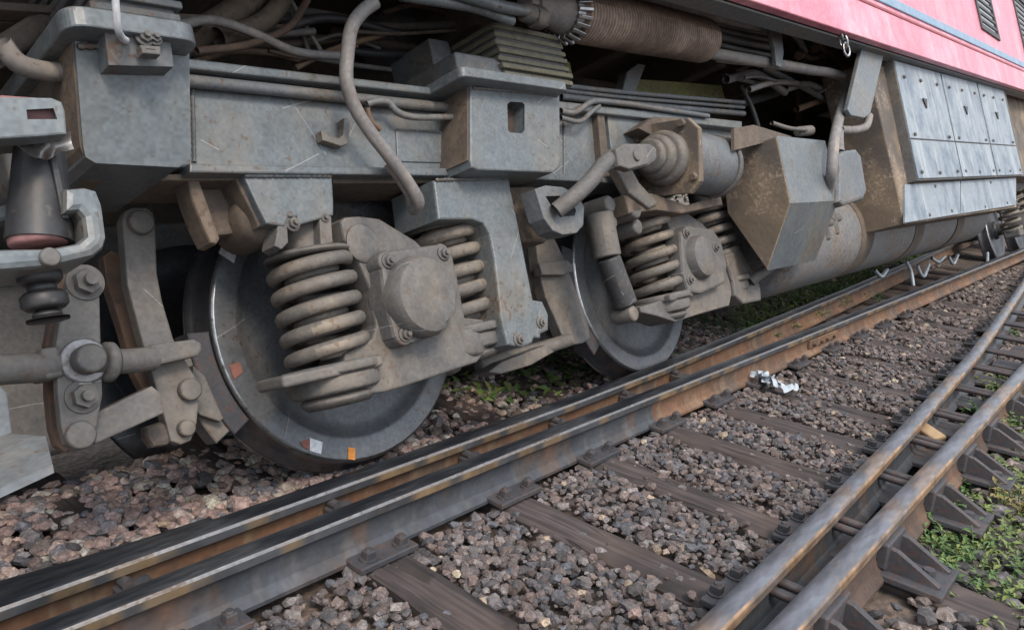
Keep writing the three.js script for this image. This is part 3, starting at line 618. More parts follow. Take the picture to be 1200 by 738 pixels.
  const box1 = mesh('axle_box', [ex([[399, 259], [405, 254], [422, 253], [445, 256], [486, 281], [500, 294], [535, 318], [545, 372], [566, 374], [574, 384], [574, 404], [560, 424], [533, 433], [470, 454], [451, 459], [430, 462], [410, 457], [402, 444], [404, 414], [437, 396], [441, 380], [435, 340], [421, 308], [404, 281]], 0.335, 0.15, 0.008, [[[424, 439], [429, 437], [431, 441], [427, 444]], [[459, 434], [464, 432], [466, 436], [462, 439]]])], M.dusty, B);
  mesh('boss', (() => { const q = P(424, 285, 0.335); return alongN(q.x, q.y, 0.33, 0.352, 0.062, 0.012); })(), M.dusty, box1);
  mesh('boss', (() => { const q = P(558, 397, 0.335); return chamfBar(V3(q.x - 0.02, q.y - 0.06, 0.28), V3(q.x - 0.01, q.y + 0.05, 0.28), 0.075, 0.02); })(), M.dusty, box1);
  const c1 = P(502, 345, 0.45);
  mesh('bearing_housing', ex([[446, 304], [450, 296], [460, 293], [512, 286], [524, 290], [532, 302], [539, 335], [536, 366], [520, 388], [486, 402], [472, 402], [463, 395], [452, 352]], 0.402, 0.1, 0.014), M.dusty, box1);
  const cap = mesh('bearing_cover', (() => {
    const g = latheN([[0, 0.39], [0.134, 0.39], [0.133, 0.42], [0.129, 0.442], [0.118, 0.458], [0.10, 0.466], [0, 0.468]], 40), p = g.attributes.position;
    for (let i = 0; i < p.count; i++) {                  // the flat on its lower side
      const x = p.getX(i), y = p.getY(i), a = x * 0.80 - y * 0.60, lim = 0.098; if (a > lim) { p.setX(i, x - (a - lim) * 0.80); p.setY(i, y + (a - lim) * 0.60); }
    }
    g.computeVertexNormals(); return toCreasedNormals(g, 0.5).translate(c1.x, c1.y, 0);
  })(), M.dusty, box1);
  for (const [x, y] of [[454, 306], [474, 392], [519, 297]]) {
    const q = P(x, y, 0.40); mesh('bolt_lug', [alongN(q.x, q.y, 0.30, 0.402, 0.036, 0.008), ...boltGeo(x, y, 0.402, 0.016)], M.dusty, box1);
  }
  const box2 = mesh('axle_box', [ex([[778, 248], [784, 242], [794, 241], [824, 262], [842, 282], [852, 318], [857, 334], [858, 344], [855, 358], [820, 368], [792, 377], [770, 370], [752, 366], [750, 360], [775, 352], [800, 346], [795, 300], [786, 268]], 0.335, 0.15, 0.006)], M.dusty, B);
  const c2 = P(822, 301, 0.42);
  mesh('bearing_housing', ex([[798, 272], [806, 264], [836, 268], [846, 282], [853, 310], [850, 332], [822, 344], [808, 342], [801, 320]], 0.40, 0.1, 0.014), M.dusty, box2);
  mesh('bearing_cover', toCreasedNormals(latheN([[0, 0.38], [0.112, 0.38], [0.110, 0.42], [0.098, 0.444], [0.08, 0.452], [0, 0.454]], 36), 0.5).translate(c2.x, c2.y, 0), M.dusty, box2);
  for (const [x, y] of [[803, 274], [808, 328], [838, 290]]) bolt(x, y, 0.40, 0.016, M.dusty, box2);
  mesh('foot', ex([[850, 298], [868, 292], [884, 318], [892, 336], [893, 352], [872, 356], [862, 346], [860, 330]], 0.35, 0.2, 0.012), M.dusty, box2);

  // brake rigging at the first wheel
  const ang = (px, py) => { const q = P(px, py, 0); return Math.atan2(q.y, q.x); };
  const arc = (cx, cy, a0, a1, r0, r1, n, d) => {
    const pts = [], K = 14; for (let i = 0; i <= K; i++) { const a = a0 + (a1 - a0) * i / K; pts.push([cx + r1 * Math.cos(a), cy + r1 * Math.sin(a)]); }
    for (let i = K; i >= 0; i--) { const a = a0 + (a1 - a0) * i / K; pts.push([cx + r0 * Math.cos(a), cy + r0 * Math.sin(a)]); }
    return new THREE.ExtrudeGeometry(new THREE.Shape(vec2(pts)), { depth: d, bevelEnabled: true, bevelSize: 0.004, bevelThickness: 0.004, bevelOffset: -0.004, bevelSegments: 1 }).translate(0, 0, n - d);
  };
  let a0 = ang(248, 388), a1 = ang(296, 488); if (a0 > 0) a0 -= 2 * Math.PI; if (a1 > 0) a1 -= 2 * Math.PI;
  const sh1 = mesh('brake_shoe', arc(0, 0, a0, a1, 0.508, 0.575, -0.004, 0.088), M.castIron, B);
  mesh('shoe_holder', [arc(0, 0, a0 + 0.1, a1 - 0.03, 0.575, 0.63, -0.012, 0.07), ex([[226, 428], [240, 440], [252, 468], [262, 490], [258, 494], [234, 486], [222, 470]], 0.03, 0.04, 0.004)], M.dusty, sh1);
  const lev = mesh('brake_hanger', ex([[143, 256], [147, 247], [155, 243], [172, 243], [179, 249], [182, 260], [184, 320], [190, 352], [203, 396], [216, 420], [230, 443], [233, 476], [230, 500], [224, 516], [212, 521], [200, 517], [191, 484], [180, 446], [167, 402], [149, 334]], 0.10, 0.05, 0.006), M.dusty, B);
  for (const [x, y, r] of [[163, 262, 0.034], [220, 457, 0.032], [216, 502, 0.024]]) { const q = P(x, y, 0.1); mesh('pin', alongN(q.x, q.y, 0.09, 0.125, r, 0.006), M.dusty, lev); }
  mesh('brake_hanger', ex([[120, 300], [130, 292], [142, 296], [150, 335], [165, 385], [178, 420], [182, 452], [170, 462], [158, 440], [140, 380], [124, 330]], -0.06, 0.05, 0.006), M.rusty, B);
  const tri = [[75, 349], [81, 319], [88, 313], [98, 312], [110, 316], [116, 325], [118, 402], [120, 463], [113, 500], [106, 516], [98, 526], [88, 528], [77, 520], [71, 500], [67, 463], [65, 402]];
  const pl = mesh('brake_lever', ex(tri, 0.24, 0.035, 0.005), M.dusty, B);
  mesh('brake_lever', ex(tri.map(([x, y]) => [x - 12, y + 2]), 0.13, 0.04, 0.005), M.rusty, B);
  bolt(99, 331, 0.24, 0.030, M.dusty, pl); bolt(96, 465, 0.24, 0.027, M.dusty, pl);
  { const q = P(93, 510, 0.24); mesh('pin', alongN(q.x, q.y, 0.23, 0.258, 0.034, 0.006), M.dusty, pl); }
  { const q = P(98, 423, 0.24); mesh('washer', alongN(q.x, q.y, 0.235, 0.25, 0.056, 0.006), M.polished, pl); mesh('nut', alongN(q.x, q.y, 0.245, 0.30, 0.036, 0.008), M.dusty, pl); }
  mesh('brake_rod', [tubeP([[100, 424, 0.24], [150, 423, 0.22], [178, 420, 0.19]], 0.032, 14), chamfBar(P(118, 424, 0.235), P(134, 424, 0.23), 0.05, 0.01)], M.dusty, B);
  const cl = mesh('clevis', [ex([[168, 416], [171, 408], [180, 403], [228, 397], [236, 402], [237, 410], [232, 417], [184, 428], [173, 427], [168, 422]], 0.16, 0.05, 0.008, [[[174, 416], [178, 410], [188, 408], [188, 419], [178, 422]]])], M.dusty, B);
  mesh('brake_rod', [tubeP([[-30, 436, 0.22], [0, 433, 0.22], [48, 430, 0.22], [66, 428, 0.22]], 0.036, 14), rbox(P(42, 430, 0.2).x, P(66, 430, 0.2).x, P(50, 447, 0.2).y, P(50, 410, 0.2).y, 0.13, 0.25, 0.01)], M.dusty, B);
  mesh('tie_bar', [ex([[110, 484], [178, 452], [188, 460], [192, 484], [112, 520], [104, 516]], 0.20, 0.06, 0.005)], M.dusty, B);
  mesh('mud_lump', ex([[172, 500], [190, 494], [208, 502], [210, 512], [196, 522], [180, 524], [172, 512]], 0.09, 0.06, 0.015), M.brown, B);

  // vertical damper with its bracket and the loop at the bogie's end
  const dA = P(46, 168, 0.62), dB = P(46, 283, 0.62);
  const dm = mesh('damper', [bar(dB, V3(dA.x, dA.y, 0.62), 0.060, 0.044, 28)], M.blackPaint, B);
  mesh('base_ring', chamfBar(V3(dB.x, dB.y - 0.01, 0.62), V3(dB.x, dB.y + 0.022, 0.62), 0.054, 0.008), M.pinkPrimer, dm);
  mesh('rib', rbox(dA.x - 0.006, dA.x + 0.008, dB.y + 0.03, dA.y - 0.01, 0.66, 0.676, 0.004), M.blackPaint, dm);
  const tc = mesh('damper_clevis', [ex([[-60, 112], [60, 114], [72, 119], [76, 130], [78, 157], [40, 160], [-60, 166]], 0.76, 0.05, 0.004, [[[27, 126], [64, 124], [70, 142], [29, 142]]]), ex([[-60, 116], [60, 118], [72, 123], [76, 134], [78, 159], [40, 162], [-60, 168]], 0.66, 0.1, 0.012)], M.paint, B);
  mesh('bush', (() => { const a = P(48, 134, 0.71); return chamfBar(V3(a.x - 0.07, a.y, 0.71), V3(a.x + 0.02, a.y, 0.71), 0.03, 0.006); })(), M.pinkPrimer, tc);
  mesh('torn_boot', (() => { const g = new THREE.PlaneGeometry(0.10, 0.034, 16, 5), p = g.attributes.position; for (let i = 0; i < p.count; i++) p.setXYZ(i, p.getX(i), p.getY(i) + 0.03 * nz(p.getX(i), 3, 40, 9), 0.05 * nz(p.getX(i), p.getY(i), 45, 5)); const q = P(56, 165, 0.72); g.computeVertexNormals(); return g.translate(q.x, q.y, 0.705); })(), M.polished, tc);
  const loop = mesh('damper_bracket', [ex([[76, 220], [100, 218], [114, 222], [121, 240], [126, 278], [122, 290], [110, 300], [60, 312], [-60, 322], [-60, 292], [60, 290], [92, 284], [101, 276], [98, 254], [92, 247], [76, 248]], 0.70, 0.18, 0.014), ex([[-60, 252], [72, 224], [80, 226], [80, 244], [-60, 272]], 0.56, 0.06, 0.01)], M.paint, B);
  mesh('plug', (() => { const q = P(57, 302, 0.7); return alongN(q.x, q.y, 0.69, 0.712, 0.018, 0.004); })(), M.dusty, loop);
  { const q = P(44, 316, 0.60); mesh('bush_stack', [[0, 0.03, 0.04], [0.025, 0.05, 0.026], [0.045, 0.08, 0.042], [0.08, 0.10, 0.026], [0.095, 0.105, 0.038]].map(([a, b, r]) => chamfBar(V3(q.x, q.y - b, 0.6), V3(q.x, q.y - a, 0.6), r, 0.008)), M.blackPaint, B); }
  mesh('rail_guard', [ex([[-40, 440], [0, 452], [8, 460], [14, 508], [-40, 530]], 0.50, 0.02, 0.003), (() => {
    const A = P(-40, 520, 0.5), Bq = P(14, 508, 0.5), C = P(53, 511, 0.62), D = P(61, 544, 0.74), E2 = P(-40, 590, 0.74), out = []; const put = (...a) => a.forEach((q) => out.push(q.x, q.y, q.z));
    const dn = V3(0, -0.015, 0); for (const s of [0, 1]) { const o = (q) => s ? q.clone().add(dn) : q; put(o(A), o(Bq), o(C)); put(o(A), o(C), o(D)); put(o(A), o(D), o(E2)); }
    for (const [a, b] of [[A, Bq], [Bq, C], [C, D], [D, E2]]) { put(a, b, b.clone().add(dn)); put(a, b.clone().add(dn), a.clone().add(dn)); }
    const g = new THREE.BufferGeometry(); g.setAttribute('position', new THREE.Float32BufferAttribute(out, 3)); g.computeVertexNormals(); g.setAttribute('uv', new THREE.Float32BufferAttribute(new Float32Array(out.length / 3 * 2), 2)); return g;
  })()].map((g) => { if (!g.attributes.uv) g.setAttribute('uv', new THREE.Float32BufferAttribute(new Float32Array(g.attributes.position.count * 2), 2)); return g; }), M.paintB, B);

  // hose and small fittings on the frame
  mesh('hose', tubeP([[440, 2, 0.55], [424, 14, 0.53], [412, 32, 0.52], [407, 62, 0.5], [406, 95, 0.49], [414, 122, 0.47], [432, 152, 0.46], [455, 182, 0.46], [478, 214, 0.44], [490, 236, 0.42], [484, 246, 0.36]], 0.021, 12), M.hose, B);
  mesh('hose', tubeP([[455, 190, 0.41], [468, 208, 0.41], [480, 228, 0.40], [482, 242, 0.36]], 0.019, 12), M.hose, B);
  mesh('pipe', tubeP([[430, 122, 0.40], [440, 119, 0.41], [455, 120, 0.41], [464, 130, 0.41], [478, 136, 0.41], [540, 137, 0.41]], 0.012, 8), M.paintB, B);
  mesh('bent_bracket', [ex([[403, 138], [411, 139], [408, 168], [400, 171], [378, 164], [376, 153], [382, 153], [384, 159], [398, 162], [402, 158]], 0.385, 0.03, 0.002)], M.paintB, B);
  mesh('pipe', tubeP([[430, 126, 0.40], [434, 140, 0.39], [445, 152, 0.38]], 0.009, 8), M.copper, B);

  // second wheel's surroundings: loop bracket, pull arm, clevis, brake cylinder, damper
  mesh('arm_bracket', ex([[627, 221], [640, 217], [660, 219], [678, 228], [685, 243], [684, 264], [676, 273], [660, 275], [648, 270], [638, 256]], 0.50, 0.08, 0.004, [[[638, 229], [655, 228], [671, 236], [676, 246], [674, 254], [656, 255], [648, 246]]]), M.paintB, B);
  const arm = mesh('pull_arm', [tubeP([[652, 247, 0.52], [668, 234, 0.56], [690, 214, 0.60], [708, 192, 0.62], [722, 182, 0.62], [740, 180, 0.62]], 0.032, 14)], M.dusty, B);
  mesh('fork', [ex([[722, 174], [732, 168], [762, 168], [770, 174], [770, 184], [760, 192], [738, 198], [726, 194]], 0.665, 0.03, 0.006), ex([[722, 176], [732, 170], [762, 170], [770, 176], [770, 186], [760, 194], [738, 200], [726, 196]], 0.60, 0.03, 0.006)], M.dusty, arm);
  { const q = P(744, 183, 0.66); mesh('pin', alongN(q.x, q.y, 0.56, 0.675, 0.022, 0.004), M.dusty, arm); }
  const cy = P(776, 185, 0.50), dirX = V3(1, -0.06, -0.02).normalize(), at = (t) => cy.clone().addScaledVector(dirX, t);
  const bc = mesh('brake_cylinder', [chamfBar(at(0.06), at(0.50), 0.148, 0.02, 40)], M.paintB, B);
  const fl = mesh('end_flange', (() => {
    const s = 0.165, o = [[-s, -s * 0.7], [-s * 0.7, -s], [s * 0.7, -s], [s, -s * 0.7], [s, s * 0.7], [s * 0.7, s], [-s * 0.7, s], [-s, s * 0.7]];
    const g = new THREE.ExtrudeGeometry(new THREE.Shape(vec2(o)), { depth: 0.03, bevelEnabled: true, bevelSize: 0.004, bevelThickness: 0.004, bevelSegments: 1 }).rotateZ(0.2).rotateY(Math.PI / 2);
    return g.translate(at(0.04).x, at(0.04).y, at(0.04).z);
  })(), M.spatter, bc);
  for (const [a, b] of [[1, 1], [1, -1], [-1, 1], [-1, -1]]) { const q = at(0.03).add(V3(0, a * 0.125, b * 0.125)); mesh('bolt', bar(q, q.clone().add(V3(-0.03, 0, 0)), 0.018, 0.017, 6, 6), M.brown, bc); }
  mesh('neck_ring', [chamfBar(at(-0.03), at(0.05), 0.125, 0.02, 32), chamfBar(at(-0.09), at(-0.02), 0.10, 0.02, 32), chamfBar(at(-0.13), at(-0.08), 0.078, 0.015, 28)], M.dusty, bc);
  mesh('piston_rod', chamfBar(at(-0.26), at(-0.05), 0.03, 0.005, 16), M.dark, bc);
  mesh('end_flange', chamfBar(at(0.49), at(0.525), 0.16, 0.008, 32), M.dusty, bc);
  mesh('support_bracket', ex([[732, 228], [765, 226], [806, 240], [845, 228], [848, 240], [800, 250], [770, 246], [738, 250]], 0.44, 0.2, 0.008), M.brown, B);
  mesh('support_bracket', ex([[748, 150], [768, 136], [800, 138], [792, 150], [764, 158]], 0.46, 0.12, 0.006), M.brown, B);
  for (const [x, y, r] of [[712, 240, 0.04], [742, 246, 0.045]]) mesh('lever_knuckle', (() => { const q = P(x, y, 0.42); return [alongN(q.x, q.y, 0.30, 0.44, r, 0.012), alongN(q.x + 0.05, q.y - 0.07, 0.26, 0.40, r * 0.9, 0.012)]; })(), M.dusty, B);
  mesh('lever', ex([[722, 196], [738, 192], [750, 214], [772, 238], [762, 244], [738, 226]], 0.46, 0.05, 0.008), M.dusty, B);
  const d0 = P(702, 250, 0.40), d1 = P(712, 302, 0.40), d2 = P(733, 358, 0.40);
  const dp = mesh('damper', chamfBar(d1, d0, 0.060, 0.008), M.dusty, B);
  mesh('damper_body', chamfBar(V3(d1.x + (d2.x - d1.x), d2.y, d2.z), d1, 0.055, 0.008), M.blackPaint, dp);
  mesh('foot_eye', [alongN(d2.x, d2.y - 0.04, 0.33, 0.44, 0.036, 0.01)], M.dusty, dp);
  // brake shoe, hanger and beam at the second wheel
  let e0 = 2.75, e1 = 3.75; const sh2 = mesh('brake_shoe', arc(WB, -0.035, e0, e1, 0.508, 0.58, -0.004, 0.088), M.castIron, B);
  mesh('brake_hanger', ex([[628, 282], [650, 279], [660, 300], [671, 328], [690, 380], [692, 396], [684, 402], [664, 405], [652, 376], [640, 349], [632, 318]], 0.08, 0.06, 0.006), M.dusty, B);
  mesh('slack_adjuster', [ex([[632, 308], [664, 304], [672, 310], [672, 318], [662, 322], [636, 322]], 0.12, 0.05, 0.006)], M.dusty, B);
  mesh('brake_beam', [chamfBar(P(560, 430, 0.1), P(668, 398, 0.1), 0.03, 0.008), ex([[572, 436], [588, 424], [640, 404], [650, 412], [622, 428], [588, 438]], 0.2, 0.1, 0.006)], M.dusty, B);
}
// ---------------------------------------------------------------- locomotive body with its underfloor equipment
function PU(px, py, u0) {                                // pixel on a plane across the train
  const d = ray(px, py), o = CAM.clone().sub(VO), t = (u0 - o.x) / d.x;
  return V3(u0, (o.y + d.y * t) * cL + (o.z + d.z * t) * sL, -(o.y + d.y * t) * sL + (o.z + d.z * t) * cL);
}
const body = vehicle('locomotive_body', 'pink sided locomotive body tilted away, with grey pipes and boxes hung below its floor', 'locomotive');
{
  const B = body, NB = 0.9;
  const e0 = P(880, 0, NB), e1 = P(1200, 105, NB), sl = (e1.y - e0.y) / (e1.x - e0.x), edge = (u) => e0.y + sl * (u - e0.x);
  const band = (v0, v1, u0, u1, n, d, b = 0.004) => new THREE.ExtrudeGeometry(new THREE.Shape(vec2([[u0, edge(u0) + v0], [u1, edge(u1) + v0], [u1, edge(u1) + v1], [u0, edge(u0) + v1]])), { depth: d - 2 * b, bevelEnabled: true, bevelSize: b, bevelThickness: b, bevelOffset: -b, bevelSegments: 1 }).translate(0, 0, n - d + b);
  const U0 = -3.2, U1 = 16;
  const wall = mesh('side_wall', band(0, 2.6, U0, U1, NB, 0.05), M.pink, B, { s: 0.5 });
  const vOf = (px, py) => { const q = P(px, py, NB); return q.y - edge(q.x); };
  const s0 = vOf(1100, 34), s1 = vOf(1100, 28);
  mesh('trim_strip', band(s0, s0 + 0.075, U0, U1, NB + 0.012, 0.03), M.blueStrip, wall);
  mesh('red_line', band(s0 - 0.055, s0 - 0.03, U0, U1, NB + 0.006, 0.02), M.redLine, wall);
  for (const [a, b] of [[1146, 1164], [1190, 1206]]) {
    const q0 = P(a, 10, NB), q1 = P(b, 20, NB), vb = edge(q0.x) + vOf(1160, 34);
    const w = mesh('window', rbox(q0.x, q1.x, vb, vb + 0.75, NB - 0.02, NB + 0.004, 0.002), M.glass, wall);
    mesh('window_frame', [[q0.x - 0.06, q0.x, vb - 0.06, vb + 0.81], [q1.x, q1.x + 0.06, vb - 0.06, vb + 0.81], [q0.x, q1.x, vb - 0.06, vb], [q0.x, q1.x, vb + 0.75, vb + 0.81]].map(([x0, x1, y0, y1]) => rbox(x0, x1, y0, y1, NB - 0.02, NB + 0.018, 0.006)), M.dark, w);
    for (let i = 0; i < 9; i++) mesh('louvre', rbox(q0.x, q1.x, vb + 0.04 + i * 0.08, vb + 0.075 + i * 0.08, NB, NB + 0.012, 0.003), M.dark, w);
  }
  mesh('floor', band(0.36, 0.46, U0, U1, NB - 0.055, 3.0), M.brown, B);
  mesh('sole_bar', [band(-0.012, 0.0, U0, U1, NB - 0.055, 0.10, 0.002)], M.paintB, B);
  mesh('side_wall', band(0.3, 2.6, U0, U1, -2.1, 0.05), M.pink, B, { s: 0.5 });
  mesh('roof', band(2.6, 2.7, U0, U1, NB + 0.02, 3.1), M.dusty, B);
  mesh('end_wall', rbox(U0 - 0.05, U0, edge(U0), edge(U0) + 2.65, -2.1, NB, 0.01), M.pink, B);
  for (let i = 0; i < 9; i++) { const u = -2.5 + i * 1.15; mesh('cross_beam', rbox(u - 0.06, u + 0.06, edge(u) + 0.1, edge(u) + 0.38, -2.0, 0.12, 0.01), M.brown, B); }
  mesh('centre_sill', [rbox(U0, 12, 1.05, 1.32, -0.75, -0.45, 0.02)], M.brown, B);

  // bright equipment cupboard
  const nP = 0.80, nL = 0.72;
  const A = P(1061, 263, nL), uEnd = P(1192, 241, nL).x;
  const cup = mesh('equipment_box', rbox(A.x + 0.01, uEnd, A.y, edge(A.x) - 0.02, 0.385, nL, 0.012), M.spatter, B);
  const upTL = [1048, 70], upTR = [1177, 105], upBR = [1200, 205], upBL = [1077, 210];
  const bil = (s, t) => { const a = [upTL[0] + (upTR[0] - upTL[0]) * s, upTL[1] + (upTR[1] - upTL[1]) * s], b = [upBL[0] + (upBR[0] - upBL[0]) * s, upBL[1] + (upBR[1] - upBL[1]) * s]; return [a[0] + (b[0] - a[0]) * t, a[1] + (b[1] - a[1]) * t]; };
  mesh('panel_frame', ex([bil(-0.012, -0.01), bil(1.01, -0.01), bil(1.01, 1.01), bil(-0.012, 1.01)], nP - 0.012, 0.12, 0.002), M.dusty, cup);
  const cs = [0, 0.425, 0.755, 1], rs = [0, 0.66, 1];
  for (let i = 0; i < 3; i++) for (let j = 0; j < 2; j++) {
    const g = 0.006, p = mesh('panel', ex([bil(cs[i] + g, rs[j] + g), bil(cs[i + 1] - g, rs[j] + g), bil(cs[i + 1] - g, rs[j + 1] - g), bil(cs[i] + g, rs[j + 1] - g)], nP + rr(-0.004, 0.004), 0.012, 0.004), M.panel, cup);
    const sp = cs[i + 1] - cs[i];
    const spots = j === 0 ? [[0.15, 0.13], [0.5, 0.13], [0.85, 0.13], [0.12, 0.62], [0.88, 0.62]] : [[0.1, 0.94], [0.5, 0.95], [0.9, 0.94]];
    for (const [a, b] of spots) { const [x, y] = bil(cs[i] + sp * a, b), q = P(x, y, nP); mesh('fastener', alongN(q.x, q.y, nP - 0.006, nP + 0.014, 0.014, 0.005), M.dusty, cup); }
    if (j === 0) { const [x, y] = bil(cs[i] + sp * 0.5, 0.33), q = P(x, y, nP); mesh('lock_hole_patch', new THREE.ExtrudeGeometry(new THREE.Shape(vec2([[q.x - 0.06, q.y + 0.035], [q.x + 0.06, q.y + 0.035], [q.x, q.y - 0.045]])), { depth: 0.008, bevelEnabled: false }).translate(0, 0, nP + 0.001), M.dark, cup); }  // dark triangle laid on the panel, its colour painting the shaded hole
  }
  for (const [a, b] of [[0, 0.5], [0.5, 1]]) {
    const L = (s, y0, y1) => [1061 + (1192 - 1061) * s, y0 + (y1 - y0) * s], g = 0.004;
    mesh('panel', ex([L(a + g, 216, 208), L(b - g, 216, 208), L(b - g, 261, 240), L(a + g, 261, 240)], nL + 0.016, 0.016, 0.003), M.panel, cup);
    for (const [s, y0, y1] of [[a + 0.25, 221, 212], [a + 0.2, 256, 237], [a + 0.4, 255, 236]]) { const [x, y] = L(s, y0, y1), q = P(x, y, nL); mesh('fastener', alongN(q.x, q.y, nL, nL + 0.025, 0.014, 0.005), M.dusty, cup); }
  }
  // fuel tank with straps
  const t0 = P(905, 320, 0.3).x, t1 = P(1150, 275, 0.3).x;
  const tk = mesh('fuel_tank', [chamfBar(V3(t0, 0.03, 0.12), V3(t1, 0.06, 0.12), 0.335, 0.05, 48)], M.tank, B);
  for (const f of [0.22, 0.46, 0.72]) { const u = t0 + (t1 - t0) * f; mesh('tank_strap', chamfBar(V3(u, 0.04, 0.12), V3(u + 0.28, 0.045, 0.12), 0.342, 0.004, 48), M.brown, tk); }
  for (const [x, y] of [[978, 268], [988, 262]]) { const q = P(x, y, 0.5); mesh('drain_cock', [chamfBar(V3(q.x, q.y - 0.06, 0.42), V3(q.x, q.y + 0.14, 0.42), 0.05, 0.01), chamfBar(V3(q.x - 0.05, q.y + 0.05, 0.44), V3(q.x + 0.12, q.y + 0.05, 0.44), 0.03, 0.01)], M.dusty, tk); }
  mesh('tank_bracket', [rbox(t0 - 0.02, t0 + 0.5, 0.30, 0.55, -0.1, 0.35, 0.02)], M.brown, B);

  // sand hopper
  const hu = P(912, 159, 0.74).x, L = [[859, 177], [911, 159], [928, 238], [900, 317], [853, 250], [850, 226]].map(([x, y]) => PU(x, y, hu)), hw = P(967, 157, 0.74).x - hu;
  const prism = (pts, d, x0) => { const g = new THREE.ExtrudeGeometry(new THREE.Shape(pts.map((q) => new THREE.Vector2(-q.z, q.y))), { depth: d - 0.012, bevelEnabled: true, bevelSize: 0.006, bevelThickness: 0.006, bevelOffset: -0.006, bevelSegments: 2 }); return g.rotateY(Math.PI / 2).translate(x0 + 0.006, 0, 0); };
  const hop = mesh('sand_hopper', prism(L, hw, hu), M.paint, B);
  mesh('hopper_end', prism(L.map((q) => { const c = L.reduce((a, b) => a.clone().add(b), V3(0, 0, 0)).multiplyScalar(1 / 6); return q.clone().lerp(c, 0.015); }), 0.016, hu - 0.008), M.spatter, hop);
  { const q = PU(880, 160, hu - 0.05); mesh('hopper_lid', ex([[861, 150], [884, 146], [929, 160], [912, 163], [861, 176]], 0.66, 0.02, 0.002), M.brown, hop); }
  { const a = P(930, 150, 0.6); mesh('lid_catch', [tubeP([[905, 144, 0.6], [925, 150, 0.62], [945, 152, 0.64]], 0.012, 8), chamfBar(V3(a.x + 0.05, a.y - 0.02, 0.6), V3(a.x + 0.22, a.y - 0.01, 0.62), 0.03, 0.008)], M.dusty, hop); }
  mesh('sand_pipe', [tubeP([[905, 312, 0.45], [890, 322, 0.4], [880, 330, 0.36]], 0.03, 10)], M.dusty, hop);

  // wrapped exhaust pipe with clamp ring
  const m0 = P(662, 15, 0.5), m1 = P(826, 48, 0.5), md = m1.clone().sub(m0).normalize(), ma = (t) => m0.clone().addScaledVector(md, t), mL = m1.distanceTo(m0);
  const mf = mesh('wrapped_exhaust', (() => {
    const g = new THREE.LatheGeometry(vec2([[0.05, 0.02], [0.10, 0.02], [0.112, 0.05], [0.116, mL * 0.5], [0.112, mL - 0.03], [0.100, mL], [0.05, mL + 0.005]]), 40);
    const uv = g.attributes.uv; for (let i = 0; i < uv.count; i++) { const u = uv.getX(i), y = g.attributes.position.getY(i); uv.setXY(i, y * 0.95, u * 0.75); }
    g.applyQuaternion(new THREE.Quaternion().setFromUnitVectors(V3(0, 1, 0), md)); return g.translate(m0.x, m0.y, m0.z);
  })(), M.lagging, B, { uv: false });
  mesh('clamp_ring', (() => {
    const out = [chamfBar(ma(-0.03), ma(0.03), 0.098, 0.008, 32)], q = new THREE.Quaternion().setFromUnitVectors(V3(0, 1, 0), md);
    for (let i = 0; i < 22; i++) { const a = i / 22 * 6.283, g = rbox(-0.009, 0.009, -0.035, 0.035, -0.012, 0.012, 0.005).rotateX(0.35).translate(0, 0, 0.105).rotateY(a); g.applyQuaternion(q); const c = ma(0.0); out.push(g.translate(c.x, c.y, c.z)); }
    return out;
  })(), M.bright, mf);
  mesh('end_cone', [bar(ma(-0.16), ma(-0.02), 0.055, 0.09, 28), chamfBar(ma(-0.22), ma(-0.15), 0.062, 0.008), chamfBar(ma(-0.26), ma(-0.2), 0.045, 0.006)], M.hose, mf);
  const pipe = (pts, r, m, name = 'pipe') => mesh(name, tubeP(pts, r, 12), m, B);
  pipe([[822, 60, 0.5], [850, 65, 0.53], [885, 71, 0.56], [916, 76, 0.58], [950, 82, 0.60], [976, 86, 0.61], [989, 92, 0.61], [993, 103, 0.63], [988, 122, 0.68], [981, 150, 0.76], [977, 175, 0.80], [975, 200, 0.78], [972, 222, 0.72], [968, 248, 0.66]], 0.031, M.hose);
  pipe([[745, -6, 0.55], [800, 9, 0.56], [860, 24, 0.57], [905, 34, 0.57]], 0.027, M.hose);
  pipe([[905, 33, 0.5], [922, 36, 0.5], [934, 43, 0.48], [944, 60, 0.44]], 0.022, M.paintB);
  for (const [y, r] of [[32, 0.012], [39, 0.014], [47, 0.02], [56, 0.012]]) pipe([[822, y - 9, 0.44], [870, y + 2, 0.45], [906, y + 9, 0.46]], r, M.paintB);
  pipe([[470, -6, 0.52], [520, 2, 0.52], [560, 10, 0.52], [600, 25, 0.52]], 0.02, M.paint);
  pipe([[520, -14, 0.56], [555, -2, 0.56], [590, 8, 0.56], [618, 13, 0.55]], 0.022, M.paint);
  { const a = P(612, 14, 0.54); mesh('pipe_union', [chamfBar(a, V3(a.x + 0.08, a.y + 0.005, 0.53), 0.035, 0.008), bar(V3(a.x + 0.07, a.y, 0.53), V3(a.x + 0.13, a.y, 0.53), 0.045, 0.045, 6, 6)], M.dusty, B); }
  mesh('strap_bracket', ex([[899, 15], [911, 14], [917, 40], [919, 62], [916, 79], [910, 76], [908, 55], [903, 35]], 0.64, 0.025, 0.003), M.paint, B);
  mesh('hanger', ex([[1013, 46], [1038, 56], [1021, 132], [1014, 138], [998, 135], [994, 128]], 0.80, 0.03, 0.006), M.paint, B);
  const ct = mesh('air_drier', ex([[984, 180], [990, 176], [1004, 174], [1010, 182], [1017, 224], [1013, 233], [990, 241], [984, 236]], 0.76, 0.10, 0.02), M.paintB, B);
  mesh('drier_pipe', [tubeP([[984, 178, 0.72], [983, 160, 0.72], [984, 150, 0.70]], 0.03, 12), tubeP([[985, 152, 0.72], [1003, 152, 0.74], [1015, 148, 0.76], [1019, 136, 0.76]], 0.026, 12)], M.hose, ct);
